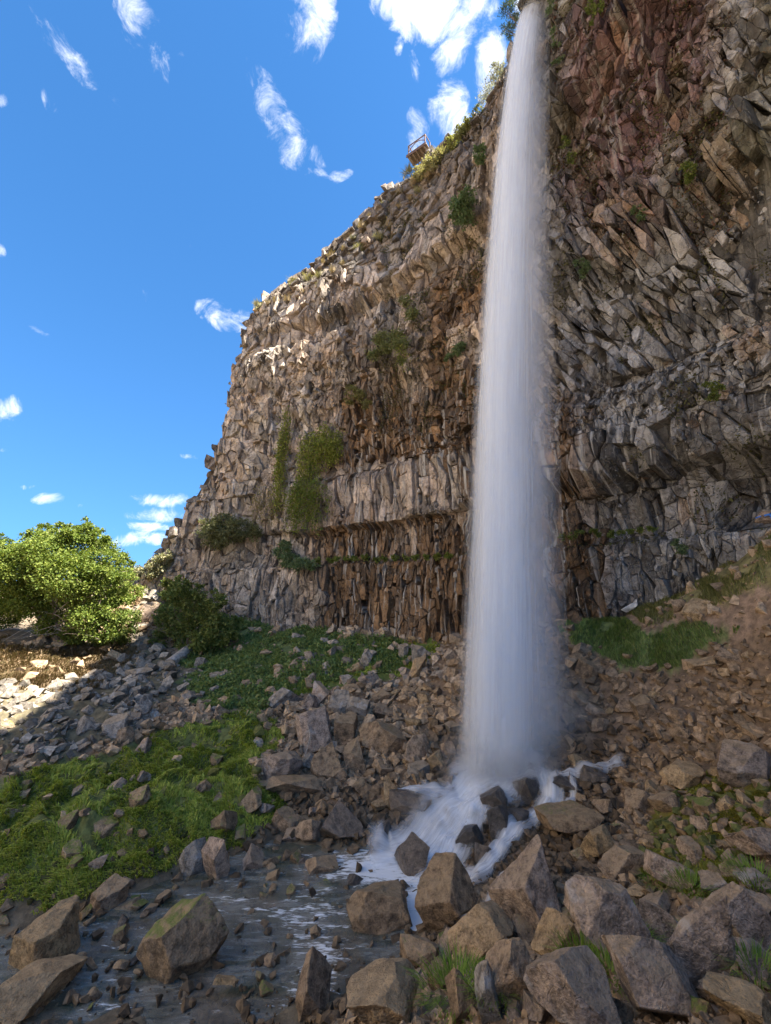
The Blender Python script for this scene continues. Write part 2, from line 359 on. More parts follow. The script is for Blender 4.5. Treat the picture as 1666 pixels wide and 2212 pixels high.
def zone_masks(x, y, z):
    px, py, D = project(np.stack([x, y, z], 1)); vis = D > 2
    jx = px + (fbm(x * .5, y * .5, 31, 3) - .5) * 110; jy = py + (fbm(x * .5, y * .5, 57, 3) - .5) * 60
    Z = {}
    def pl(name, poly): Z[name] = in_poly(jx, jy, poly) & vis
    pl('moss', [(-400, 1720), (0, 1690), (120, 1640), (250, 1610), (420, 1560), (560, 1535), (620, 1550), (575, 1650), (600, 1720), (540, 1830), (420, 1880), (250, 1935), (0, 2020), (-400, 2100)])
    pl('leafy', [(370, 1300), (640, 1328), (700, 1345), (880, 1395), (820, 1440), (690, 1480), (600, 1490), (560, 1560), (420, 1525), (390, 1420)])
    pl('moss2', [(560, 1440), (760, 1390), (930, 1360), (930, 1400), (860, 1440), (760, 1490), (640, 1500)])
    pl('dry', [(-300, 1390), (250, 1390), (310, 1410), (260, 1460), (120, 1490), (-300, 1510)])
    pl('pale', [(-300, 1500), (120, 1480), (230, 1440), (330, 1380), (420, 1420), (440, 1500), (300, 1570), (100, 1640), (-300, 1660)])
    pl('gravelpath', [(260, 1400), (310, 1330), (290, 1280), (330, 1230), (370, 1240), (340, 1330), (310, 1400)])
    pl('greenr', [(1205, 1352), (1300, 1344), (1600, 1346), (1600, 1358), (1520, 1392), (1440, 1445), (1320, 1435), (1230, 1395)])
    pl('ymoss', [(1400, 1760), (1480, 1690), (1600, 1660), (1700, 1700), (1700, 1950), (1500, 1975), (1400, 1880)])
    pl('bankr', [(1340, 1336), (1400, 1270), (1450, 1200), (1700, 1120), (1760, 1240), (1560, 1290), (1450, 1330)])
    pl('path', [(690, 1338), (1010, 1340), (1215, 1338), (1400, 1322), (1560, 1288), (1700, 1250), (1700, 1372), (1590, 1378), (1480, 1346), (1215, 1352), (1010, 1362), (780, 1354)])
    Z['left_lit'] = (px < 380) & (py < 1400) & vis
    return Z, px, py, vis
def ground_col(x, y, z):
    Z, px, py, vis = zone_masks(x, y, z); n = fbm(x * .8, y * .8, 71, 4)[:, None]; n2 = fbm(x * 3, y * 3, 73, 3)[:, None]
    c = np.array([.185, .128, .082]) * (.65 + .7 * n)
    def put(k, col, amt=1.0):
        nonlocal c
        m = (Z[k][:, None] * amt); c = c * (1 - m) + np.array(col) * (.6 + .8 * n2) * m
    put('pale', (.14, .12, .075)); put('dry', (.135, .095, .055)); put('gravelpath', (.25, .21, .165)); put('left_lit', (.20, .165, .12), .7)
    put('moss', (.13, .145, .045)); put('leafy', (.11, .14, .05)); put('moss2', (.11, .14, .033))
    put('ymoss', (.14, .13, .022), (sstep(n, .42, .55))); put('bankr', (.19, .165, .07)); put('path', (.25, .172, .115)); put('greenr', (.12, .15, .05))
    out_ = np.maximum(sstep(np.hypot(x + 4, y - 22), 34, 44), 1 - sstep(y, 3.5, 6))[:, None]; c = c * (1 - out_) + np.array([.40, .31, .20]) * (.7 + .6 * n) * out_   # dry valley floor out of view, made pale to bounce warm light
    wetm = sstep(-z, 7.55, 7.9)[:, None]; c = c * (1 - wetm) + np.array([.13, .105, .07]) * (.6 + .8 * n2) * wetm
    return c
_fx = GX.ravel(); _fy = GY.ravel(); _fz = GZ.ravel()
gc = ground_col(_fx, _fy, _fz)
ny, nx = GX.shape; idx = np.arange(ny * nx).reshape(ny, nx)
quads = np.stack([idx[:-1, :-1], idx[:-1, 1:], idx[1:, 1:], idx[1:, :-1]], -1).reshape(-1, 4)
terrain = link('ground', mesh_np('ground', np.stack([_fx, _fy, _fz], 1), quads, M_GROUND, np.hstack([gc, np.ones((len(gc), 1))]), smooth=True))
tag(terrain, kind='structure', label='sloping soil and moss banks of the amphitheatre floor')
def ground_hit(px, py, tmax=70):
    r = ray(px, py); ts = np.linspace(3, tmax, 700)
    z = ground(r.x * ts, r.y * ts); d = r.z * ts - z; k = np.where(d < 0)[0]
    if not len(k): return None
    k = k[0]
    if k == 0: return Vector(r * ts[0])
    t = ts[k - 1] + (ts[k] - ts[k - 1]) * d[k - 1] / (d[k - 1] - d[k]); return Vector(r * t)

# ------------------------------------------------------------------ the cliff: plan of foot and rim, then blocks
BASE = np.array([(-26.5, 43.9), (-23.9, 43.2), (-21.6, 42.3), (-19.0, 41.3), (-17.2, 40.7), (-15.0, 40.1), (-7.8, 37.4), (.2, 32.8), (5.5, 28.3), (9, 25.2), (11.7, 23.5), (14.4, 21.6), (17.6, 18.5), (20, 13), (20.5, 5), (22, -7), (28, -17)], float)
RIM = np.array([(-25, 44.0, 2.9), (-22.6, 43.4, 5.6), (-20.3, 42.6, 9.3), (-17.2, 41.6, 15.7), (-15.6, 40.6, 25.2), (-14, 40.0, 30.3), (-7, 37, 30.5), (.3, 32.8, 30), (5.9, 26.9, 31), (7.9, 22.4, 32.5), (9.4, 18.9, 34.3), (11.2, 14.8, 35), (13.2, 10, 35), (15, 4.5, 36), (17.5, -1, 38), (19.5, -9, 40), (27, -17, 38)], float)
TOPZ = np.array([3.2, 6.1, 9.9, 16.4, 26.0, 31.0, 37.0, 41.2, 40.0, 38.4, 35.3, 36.5, 37, 38, 40, 42, 40], float)  # last knots lie out of view, drawn out and raised to shade the foreground
def catmull(P, n=40):
    P = np.asarray(P, float); Q = np.vstack([2 * P[0] - P[1], P, 2 * P[-1] - P[-2]]); out = []
    for i in range(1, len(Q) - 2):
        t = np.linspace(0, 1, n, endpoint=False)[:, None]; a, b, c, d = Q[i - 1], Q[i], Q[i + 1], Q[i + 2]
        out.append(.5 * ((2 * b) + (-a + c) * t + (2 * a - 5 * b + 4 * c - d) * t ** 2 + (-a + 3 * b - 3 * c + d) * t ** 3))
    out.append(P[-1:]); return np.vstack(out)
TB = catmull(BASE); TR = catmull(RIM); TT = catmull(TOPZ[:, None])[:, 0]
_mid = (TB + TR[:, :2]) / 2
UU = np.concatenate([[0], np.cumsum(np.linalg.norm(np.diff(_mid, axis=0), axis=1))]); UK = UU[::40]   # U at each knot
def wall_frame(U):
    f = lambda a: np.interp(U, UU, a)
    d = np.stack([np.interp(U + .6, UU, _mid[:, 0]) - np.interp(U - .6, UU, _mid[:, 0]), np.interp(U + .6, UU, _mid[:, 1]) - np.interp(U - .6, UU, _mid[:, 1])], -1)
    d = unit(d); N = np.stack([d[..., 1], -d[..., 0]], -1)       # towards the bowl
    return np.stack([f(TB[:, 0]), f(TB[:, 1])], -1), np.stack([f(TR[:, 0]), f(TR[:, 1])], -1), f(TR[:, 2]), f(TT), N
LEDGE = 3.1
def strata(U, z):
    """how far each lava layer stands proud of the mean face"""
    wr = sstep(U, UK[4], UK[6]); o = np.zeros_like(z)
    zz = z + (fbm(U * .12, z * 0, 5, 2) - .5) * 1.2
    lay = 1.0 * (1 - sstep(z, LEDGE - .1, LEDGE + .1)) + .9 * sstep(zz, 6.0, 6.25) * (1 - sstep(zz, 10.3, 10.9)) + .35 * sstep(zz, 10.3, 10.9) * (1 - sstep(zz, 17.0, 17.6)) + .7 * sstep(zz, 17, 17.6) * (1 - sstep(zz, 24, 24.6)) - .35 * sstep(zz, 24, 24.6) * (1 - sstep(zz, 26.6, 27.0)) + .75 * sstep(zz, 26.6, 27.0)
    cave = -2.2 * sstep(U, UK[11], UK[12]) * sstep(z, LEDGE, LEDGE + .2) * (1 - sstep(z, 5.2, 6.4))
    return lay * (.25 + .75 * wr) + (fbm(U * .13, z * .13, 41, 3) - .5) * 2.4 + cave
def wallP(U, z, depth):
    U = np.asarray(U, float); z = np.asarray(z, float); B, R, T, Q, N = wall_frame(U)
    w = np.clip((z + 3) / (T + 3), -.2, 1.0)[..., None]
    ov = sstep(U, UK[8], UK[11])[..., None]
    g = w * (1 - ov) + ov * (w ** 1.15)
    P = B * (1 - g) + R * g
    back = np.clip((z - T) / np.maximum(Q - T, .3), 0, 1.3)
    off = strata(U, z) * (1 - .8 * back) + depth - 2.4 * back * sstep(U, UK[4], UK[6]) * (Q - T > 1.5)
    P = P + N * off[..., None]
    return np.concatenate([P, z[..., None]], -1)
# dense look-up used to find where a picture point meets the cliff
_lu, _lz = np.meshgrid(np.linspace(UK[1], UK[13], 420), np.linspace(-2, 42, 280)); _lu = _lu.ravel(); _lz = _lz.ravel()
_q = wall_frame(_lu)[3]; _k = _lz < _q; _lu = _lu[_k]; _lz = _lz[_k]
_lp = wallP(_lu, _lz, np.zeros_like(_lu)); _lpx, _lpy, _lD = project(_lp)
def wall_hit(px, py):
    d = (_lpx - px) ** 2 + (_lpy - py) ** 2 + (_lD < 1) * 1e9; k = int(np.argmin(d)); return float(_lu[k]), float(_lz[k])
def wall_point(px, py, depth=.5):
    u, z = wall_hit(px, py); return Vector(wallP(np.array([u]), np.array([z]), np.array([depth]))[0])
def cliff_col(U, z, px, py, r):
    """albedo and streak amount of the rock itself at a place on the cliff"""
    n = fbm(U * .22, z * .22, 91, 4); n2 = fbm(U * .7, z * .35, 97, 3)
    c = np.array([.49, .40, .325]) * (.50 + .80 * r)[:, None]
    grey = (np.array([.42, .37, .32]) * (.48 + .85 * r)[:, None]); m = sstep(n2, .42, .6)[:, None]; c = c * (1 - m) + grey * m
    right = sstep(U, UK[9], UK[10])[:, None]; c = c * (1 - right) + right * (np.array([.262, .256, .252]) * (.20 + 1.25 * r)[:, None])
    dark = ((px > 700) & (px < 860) & (py > 660) & (py < 900)) * sstep(n, .38, .55); c = c * (1 - .6 * dark[:, None])
    br = sstep(px, 640, 780) * (1 - sstep(px, 1200, 1320)) * sstep(py, 780, 900) * sstep(n + .35 * n2, .44, .60)
    br = np.maximum(br, sstep(px, 630, 720) * (1 - sstep(px, 1290, 1330)) * sstep(py, 1110, 1150) * sstep(n + .2 * n2, .30, .42))
    br = np.maximum(br, sstep(px, 860, 960) * (1 - sstep(px, 1040, 1060)) * sstep(py, 500, 620) * sstep(n, .42, .56))
    br *= np.where((px > 770) & (px < 1000) & (py > 990) & (py < 1115), .25, 1.0)
    bc = np.array([.15, .082, .033])[None] * (.35 + 1.2 * r)[:, None]; c = c * (1 - br[:, None] * .92) + bc * br[:, None] * .92
    rd = sstep(px, 1170, 1260) * (1 - sstep(px, 1480, 1600)) * (1 - sstep(py, 380, 560)) * sstep(n + .3 * n2, .38, .55)
    rc = np.array([.14, .068, .066])[None] * (.5 + .8 * r)[:, None]; c = c * (1 - rd[:, None] * .85) + rc * rd[:, None] * .85
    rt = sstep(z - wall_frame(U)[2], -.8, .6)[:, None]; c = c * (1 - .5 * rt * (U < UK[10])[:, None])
    og = sstep(fbm(U * .5, z * .5, 133, 3), .66, .72)[:, None] * (r > .5)[:, None]; c = c * (1 - .4 * og) + np.array([.36, .21, .10]) * .4 * og
    mo = sstep(px, 1150, 1250) * (1 - sstep(py, 300, 560)) * sstep(fbm(U * .5, z * .4, 119, 3), .52, .62); c = c * (1 - .5 * mo[:, None]) + np.array([.10, .095, .045]) * .5 * mo[:, None]
    st = np.clip(.05 + .75 * sstep(px, 640, 800) * sstep(py, 700, 1000) + .35 * sstep(px, 900, 1180), 0, 1) * sstep(n, .3, .5)
    st = np.maximum(st, ((px > 740) & (px < 1020) & (py > 975) & (py < 1330)) * (.5 + .5 * sstep(n2, .35, .55)))
    return c, st
def clip_cell(poly, nx_, ny_, d):                   # keep x*nx+y*ny<=d
    out = []; m = len(poly)
    for i in range(m):
        x1, y1 = poly[i]; x2, y2 = poly[(i + 1) % m]; a = x1 * nx_ + y1 * ny_ - d; b = x2 * nx_ + y2 * ny_ - d
        if a <= 0: out.append((x1, y1))
        if (a < 0 < b) or (b < 0 < a): s = a / (a - b); out.append((x1 + (x2 - x1) * s, y1 + (y2 - y1) * s))
    return out
def cells(u0, u1, z0, z1, w, h, ang, rnd):
    """irregular fracture cells of size w x h, leaning by ang, filling a rectangle of the face"""
    ca, sa = math.cos(ang), math.sin(ang); fwd = lambda u, z: ((ca * u + sa * z) / w, (-sa * u + ca * z) / h); inv = lambda a, b: (ca * a * w - sa * b * h, sa * a * w + ca * b * h)
    cor = [fwd(u, z) for u in (u0, u1) for z in (z0, z1)]; a0 = math.floor(min(c[0] for c in cor)) - 1; a1 = math.ceil(max(c[0] for c in cor)) + 1
    b0 = math.floor(min(c[1] for c in cor)) - 1; b1 = math.ceil(max(c[1] for c in cor)) + 1
    S = {}
    for i in range(a0, a1):
        sh = rnd.random()
        for j in range(b0, b1):
            if rnd.random() > (.40 if u0 == UR else .30): S[(i, j)] = (i + .5 + (rnd.random() - .5) * .8, j + sh + (rnd.random() - .5) * .95)
    out = []
    for (i, j), (x, y) in S.items():
        cu, cz = inv(x, y)
        if not (u0 - w < cu < u1 + w and z0 - h < cz < z1 + h): continue
        poly = [(x - 1.5, y - 1.5), (x + 1.5, y - 1.5), (x + 1.5, y + 1.5), (x - 1.5, y + 1.5)]
        for di in (-2, -1, 0, 1, 2):
            for dj in (-2, -1, 0, 1, 2):
                q = S.get((i + di, j + dj))
                if q is None or (di == 0 and dj == 0): continue
                nx_, ny_ = q[0] - x, q[1] - y
                poly = clip_cell(poly, nx_, ny_, (q[0] ** 2 + q[1] ** 2 - x * x - y * y) / 2)
                if len(poly) < 3: break
            if len(poly) < 3: break
        if len(poly) < 3: continue
        pl = [inv(*p) for p in poly]
        for (nx_, ny_, d) in ((-1, 0, -u0), (1, 0, u1), (0, -1, -z0), (0, 1, z1)):
            pl = clip_cell(pl, nx_, ny_, d)
            if len(pl) < 3: break
        if len(pl) < 3: continue
        todo = [pl]
        for lev in range(2):
            nxt = []
            for q in todo:
                if rnd.random() < (.55 if lev == 0 else .30):
                    cx_ = sum(p[0] for p in q) / len(q) + rnd.uniform(-.15, .15) * w; cz_ = sum(p[1] for p in q) / len(q) + rnd.uniform(-.2, .2) * h
                    th = ang + rnd.gauss(0, .22) + (math.pi / 2 if rnd.random() < .45 else 0); n1, n2 = math.cos(th), math.sin(th); d = cx_ * n1 + cz_ * n2
                    a_ = clip_cell(q, n1, n2, d); b_ = clip_cell(q, -n1, -n2, -d); nxt += [x_ for x_ in (a_, b_) if len(x_) >= 3]
                else: nxt.append(q)
            todo = nxt
        out += todo
    return out
UR = UK[9] + .6                                     # left face / right face meet behind the falling water
UM = (UK[5] + UK[6]) / 2
BANDS = [  # u0,u1,z0,z1,w,h,angle,depth spread,tilt,block depth
    (UK[0], UM, -3, LEDGE, .80, 1.5, .05, .26, .2), (UK[0], UM, LEDGE, 10, .80, 1.6, -.05, .36, .28), (UK[0], UM, 10, 20, .85, 1.25, .06, .40, .35),
    (UK[2], UM, 20, 27.5, .85, 1.2, 0, .40, .35), (UK[3], UM, 27.5, 37, .9, 1.7, .04, .32, .22),
    (UM, UR, -3, LEDGE, .46, 1.7, 0, .20, .14), (UM, UR, LEDGE, 6.1, .40, 1.6, 0, .20, .14), (UM, UR, 6.1, 10.6, .55, 2.4, .03, .24, .12),
    (UM, UR, 10.6, 13.5, .55, .75, .1, .34, .4), (UM, UR, 13.5, 18.5, .5, 1.2, -.05, .36, .3), (UM, UR, 18.5, 24.5, .55, .75, .05, .40, .45),
    (UM, UR, 24.5, 30.6, .72, 1.6, -.04, .40, .28), (UM, UR, 30.6, 42, .95, 1.0, .1, .50, .4),
    (UR, UK[13], -3, LEDGE, .6, 1.5, .04, .22, .2), (UR, UK[13], LEDGE, 5.6, .8, 1.6, .0, .3, .25), (UR, UK[13], 5.6, 8.6, .85, 1.8, .08, .30, .2),
    (UR, UK[13], 8.6, 11.2, .42, .5, .3, .26, .5), (UR, UK[13], 11.2, 15.5, .36, 1.7, .55, .45, .35), (UR, UK[13], 15.5, 19.5, .40, 1.9, .42, .5, .35),
    (UR, UK[13], 19.5, 23.5, .38, .9, .35, .42, .5), (UR, UK[13], 23.5, 29, .42, .62, -.3, .45, .55), (UR, UK[13], 29, 38, .48, .7, .1, .45, .55),
    (UK[13], UK[16], -3, 12, 2.0, 3.0, .1, .4, .2), (UK[13], UK[16], 12, 43, 2.2, 3.2, .1, .5, .3)]
brng = random.Random(5)
polys = []; bpar = []
for (u0, u1, z0, z1, w, h, an, ds, tl) in BANDS:
    for pl in cells(u0, u1, z0, z1, w * (.74 if u0 == UR else .88), h * (.78 if u0 == UR else .88), an, brng): polys.append(pl); bpar.append((ds, tl, w))
ctr = np.array([np.mean(p, axis=0) for p in polys]); bq = wall_frame(ctr[:, 0])[3]
keep = ctr[:, 1] < bq - .1
polys = [p for p, k in zip(polys, keep) if k]; bpar = [b for b, k in zip(bpar, keep) if k]; ctr = ctr[keep]; bq = bq[keep]
NB = len(polys)
rA = RNG.random(NB); rB = RNG.random(NB); rC = RNG.normal(size=NB); rD = RNG.normal(size=NB)
ds = np.array([b[0] for b in bpar]); tl = np.array([b[1] for b in bpar]); _rw = (ctr[:, 0] > UR) & (ctr[:, 0] < UK[13]); ds = np.where(_rw, ds * 1.35, ds)
def plates(w, h, seed):                             # constant over bundles of neighbouring columns
    a = ctr[:, 0] / w + (vnoise(ctr[:, 0] * .5, ctr[:, 1] * .5, seed) - .5) * 1.2; b_ = ctr[:, 1] / h + hash01(np.floor(a), np.floor(a) * 0, seed + 1) + (vnoise(ctr[:, 0] * .4, ctr[:, 1] * .4, seed + 2) - .5) * .8
    return hash01(np.floor(a), np.floor(b_), seed + 3) - .5
dep = ds * (1.7 * plates(2.6, 3.4, 211) + .9 * plates(1.3, 2.0, 231) + .5 * (rB - .5)) + np.where(rB > .95, .3, 0) - np.where(rB < .08, .4, 0)
tl = tl * .62
C0 = wallP(ctr[:, 0], ctr[:, 1], dep); cpx, cpy, cD = project(C0)
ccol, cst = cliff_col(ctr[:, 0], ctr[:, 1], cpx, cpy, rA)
# build vertex rings for every block, ring layout: back ring, front ring, chamfer ring, centre
ring_u = []; ring_z = []; ring_d = []; rows = []; off = 0; tris = []; trow = []
for b in range(NB):
    p = polys[b]; m = len(p); cu, cz = ctr[b]; t1, t2 = rC[b] * tl[b], rD[b] * tl[b] * .7; s_in = .965; s_ch = .84 + .1 * rA[b]; q = bq[b]
    area = abs(sum(p[i][0] * p[(i + 1) % m][1] - p[(i + 1) % m][0] * p[i][1] for i in range(m))) / 2; sz = math.sqrt(area)
    ang0 = sum((p[i][0] * p[(i + 1) % m][1] - p[(i + 1) % m][0] * p[i][1]) for i in range(m))
    if ang0 < 0: p = p[::-1]
    pp = []
    for i in range(m):
        x1, y1 = p[i]; x2, y2 = p[(i + 1) % m]; e = math.hypot(x2 - x1, y2 - y1); pp.append((x1, y1))
        if e > .35 * sz: f_ = brng.uniform(.35, .65); g_ = brng.uniform(-.07, .07); pp.append((x1 + (x2 - x1) * f_ - (y2 - y1) * g_, y1 + (y2 - y1) * f_ + (x2 - x1) * g_))
    p = pp; m = len(p)
    jit = [brng.uniform(-.08, .04) * sz for _ in range(m)]
    for (sc, kind) in ((1.0, 0), (s_in, 1), (s_ch, 2)):
        for i, (u, z) in enumerate(p):
            uu = cu + (u - cu) * sc; zz = min(cz + (z - cz) * sc, q + .25 * math.sin(u * 3))
            dd = dep[b] + (uu - cu) * t1 + (zz - cz) * t2
            if kind == 0: dd = min(dep[b], 0) - .75
            elif kind == 1: dd += -.09 * sz + jit[i]
            else: dd += jit[(i + 1) % m] * .5
            ring_u.append(uu); ring_z.append(zz); ring_d.append(dd)
    ring_u.append(cu + brng.uniform(-.2, .2) * sz); ring_z.append(min(cz + brng.uniform(-.2, .2) * sz, q)); ring_d.append(dep[b] + brng.uniform(-.02, .10) * sz)
    f = []
    for i in range(m):
        j = (i + 1) % m
        for k in (0, 1):
            a0, a1, b0, b1 = off + k * m + i, off + k * m + j, off + (k + 1) * m + i, off + (k + 1) * m + j
            f += [(a0, a1, b1), (a0, b1, b0)]
        f.append((off + 2 * m + i, off + 2 * m + j, off + 3 * m))
    trow.append((off, off + 3 * m + 1, len(tris), len(tris) + len(f))); tris += f; off += 3 * m + 1
ring_u = np.array(ring_u); ring_z = np.array(ring_z); ring_d = np.array(ring_d)
BV = wallP(ring_u, ring_z, ring_d); BT = np.array(tris, np.int32)
own = np.concatenate([np.full(r[1] - r[0], i) for i, r in enumerate(trow)])
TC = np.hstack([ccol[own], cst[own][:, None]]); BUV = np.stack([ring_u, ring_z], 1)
BV += (np.stack([fbm(BUV[:, 0] * 2 + 7 * k, BUV[:, 1] * 2, 301 + k, 2) for k in range(3)], 1) - .5) * .16
# backing sheet behind the blocks, and the plateau above the rim
su = np.linspace(UK[0], UK[16], 330); sv = np.linspace(0, 1, 90)
SU, SV = np.meshgrid(su, sv); qz = wall_frame(SU.ravel())[3]; szz = (-3.5 + SV.ravel() * (qz - .15 + 3.5))
SP = wallP(SU.ravel(), szz, np.full(SU.size, -.55)); spx, spy, _ = project(SP)
scol, sst = cliff_col(SU.ravel(), szz, spx, spy, np.full(SU.size, .25)); ii = np.arange(SU.size).reshape(SU.shape)
sq = np.stack([ii[:-1, :-1], ii[:-1, 1:], ii[1:, 1:], ii[1:, :-1]], -1).reshape(-1, 4)
cliff = link('cliff', mesh_np('cliff', SP, sq, M_CLIFF, np.hstack([scol * .8, sst[:, None]]), np.stack([SU.ravel(), szz], 1)))
tag(cliff, kind='structure', label='tall layered basalt cliff curving round the waterfall')
B_, R_, T_, Q_, N_ = wall_frame(su); rows_p = []
for (o, dz) in ((.3, -.2), (1.2, .1), (3, .2), (8, .3), (25, .6), (120, 1.0)):
    base = wallP(su, Q_ - .15, np.full(len(su), -.55)); low = sstep(su, UK[3], UK[5])
    p = base.copy(); p[:, :2] -= N_ * o; p[:, 2] += dz - (1 - low) * min(o, 8) * .35; rows_p.append(p)
PP = np.vstack(rows_p); ii = np.arange(len(PP)).reshape(len(rows_p), len(su)); pq = np.stack([ii[:-1, :-1], ii[:-1, 1:], ii[1:, 1:], ii[1:, :-1]], -1).reshape(-1, 4)
pc = np.tile(np.array([.25, .20, .13, 1.0]), (len(PP), 1))
tag(link('plateau', mesh_np('plateau', PP, pq, M_GROUND, pc)), kind='structure', label='dry plateau above the cliff rim')
# added canyon wall, unseen behind and left of the viewer, bounces sunlight into the shade
OW = catmull(np.array([(-52, 38), (-40, 24), (-35, 6), (-33, -12), (-34, -30), (-44, -50)], float), 14); ohh = np.linspace(-10, 60, 30); ou, ov = np.meshgrid(np.arange(len(OW)), ohh)
od = unit(np.gradient(OW, axis=0)); on = np.stack([-od[:, 1], od[:, 0]], 1); ouv = ou.ravel(); ovv = ov.ravel()
odis = (fbm(ouv * .5, ovv * .16, 401, 4) - .5) * 5 - np.maximum(ovv, 0) * .08; OP = np.stack([OW[ouv, 0] + on[ouv, 0] * odis, OW[ouv, 1] + on[ouv, 1] * odis, ovv], 1)
oc = np.array([.50, .44, .36]) * (.75 + .5 * fbm(ouv * .4, ovv * .3, 405, 3))[:, None]; ii = np.arange(ou.size).reshape(ou.shape); oq = np.stack([ii[:-1, :-1], ii[:-1, 1:], ii[1:, 1:], ii[1:, :-1]], -1).reshape(-1, 4)
tag(link('bounce_wall', mesh_np('bounce_wall', OP, oq, M_GROUND, np.hstack([oc, np.ones((len(oc), 1))]))), kind='structure', label='added unseen canyon wall bouncing sunlight into the shade')
# the 300 blocks that show largest are parts of their own, the others one part
vpx, vpy, vD = project(BV); area = np.zeros(NB)
for i, r in enumerate(trow):
    x = vpx[r[0]:r[1]]; y = vpy[r[0]:r[1]]
    if vD[r[0]:r[1]].min() < 2: continue
    if x.max() < 5 or x.min() > 1660 or y.max() < 5 or y.min() > 2200: continue
    if cpx[i] > 1040 and cpx[i] < 1170 + (cpy[i] > 1000) * 30: continue
    area[i] = (x.max() - x.min()) * (y.max() - y.min())
order = set(np.argsort(-area)[:300].tolist())
for i in sorted(order):
    r = trow[i]; c = C0[i]
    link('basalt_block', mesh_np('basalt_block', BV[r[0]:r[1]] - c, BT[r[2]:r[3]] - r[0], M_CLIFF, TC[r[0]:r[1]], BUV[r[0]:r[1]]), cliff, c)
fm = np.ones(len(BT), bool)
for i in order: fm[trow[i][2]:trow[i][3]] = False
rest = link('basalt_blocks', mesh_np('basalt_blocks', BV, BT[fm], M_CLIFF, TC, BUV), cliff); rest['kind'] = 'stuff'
CV, CF = None, None
def low_rock_np(seed):
    r = np.random.default_rng(seed); P = unit(r.normal(size=(9, 3))) * r.uniform(.7, 1.1, (9, 1)) * .5; bm = bmesh.new(); [bm.verts.new(p) for p in P]; bmesh.ops.convex_hull(bm, input=bm.verts[:])
    bmesh.ops.delete(bm, geom=[v for v in bm.verts if not v.link_faces], context='VERTS'); bmesh.ops.triangulate(bm, faces=bm.faces[:]); bm.verts.index_update(); V = np.array([v.co[:] for v in bm.verts]); F = np.array([[v.index for v in f.verts] for f in bm.faces]); bm.free(); return V, F
nc = 15000; cu_ = np.concatenate([RNG.uniform(UK[1], UR, int(nc * .5)), RNG.uniform(UR, UK[13], nc - int(nc * .5))]); cz_ = RNG.uniform(-2, 41, nc); k = (cz_ < wall_frame(cu_)[3] - .2) & (fbm(cu_ * .3, cz_ * .5, 611, 3) > .44); cu_ = cu_[k]; cz_ = cz_[k]; nc = len(cu_)
cs_ = (.10 + .42 * RNG.random(nc) ** 2.5) * np.where(cu_ > UR, .8, 1.0); cp_ = wallP(cu_, cz_, RNG.uniform(-.12, .22, nc)); qx, qy, _ = project(cp_); cc_, cst_ = cliff_col(cu_, cz_, qx, qy, RNG.random(nc)); Vs = []; Fs = []; Cs = []; Us = []; o_ = 0; wh = RNG.integers(0, 6, nc)
for k in range(6):
    sel = np.where(wh == k)[0]; V, F = low_rock_np(700 + k); a = RNG.uniform(0, 6.28, len(sel)); Rz = np.stack([np.stack([np.cos(a), -np.sin(a), 0 * a], -1), np.stack([np.sin(a), np.cos(a), 0 * a], -1), np.stack([0 * a, 0 * a, 1 + 0 * a], -1)], 1)
    P = np.einsum('nij,vj->nvi', Rz, V * np.array([.8, .8, 1.5])) * cs_[sel][:, None, None] + cp_[sel][:, None]; Vs.append(P.reshape(-1, 3)); Fs.append((F[None] + (np.arange(len(sel)) * len(V))[:, None, None] + o_).reshape(-1, 3)); o_ += len(sel) * len(V)
    Cs.append(np.repeat(np.hstack([cc_[sel], cst_[sel][:, None]]), len(V), 0)); Us.append(np.repeat(np.stack([cu_[sel], cz_[sel]], 1), len(V), 0))
chips = link('rock_chips', mesh_np('rock_chips', np.vstack(Vs), np.vstack(Fs), M_CLIFF, np.vstack(Cs), np.vstack(Us)), cliff); chips['kind'] = 'stuff'
print('blocks', NB, 'tris', len(BT))
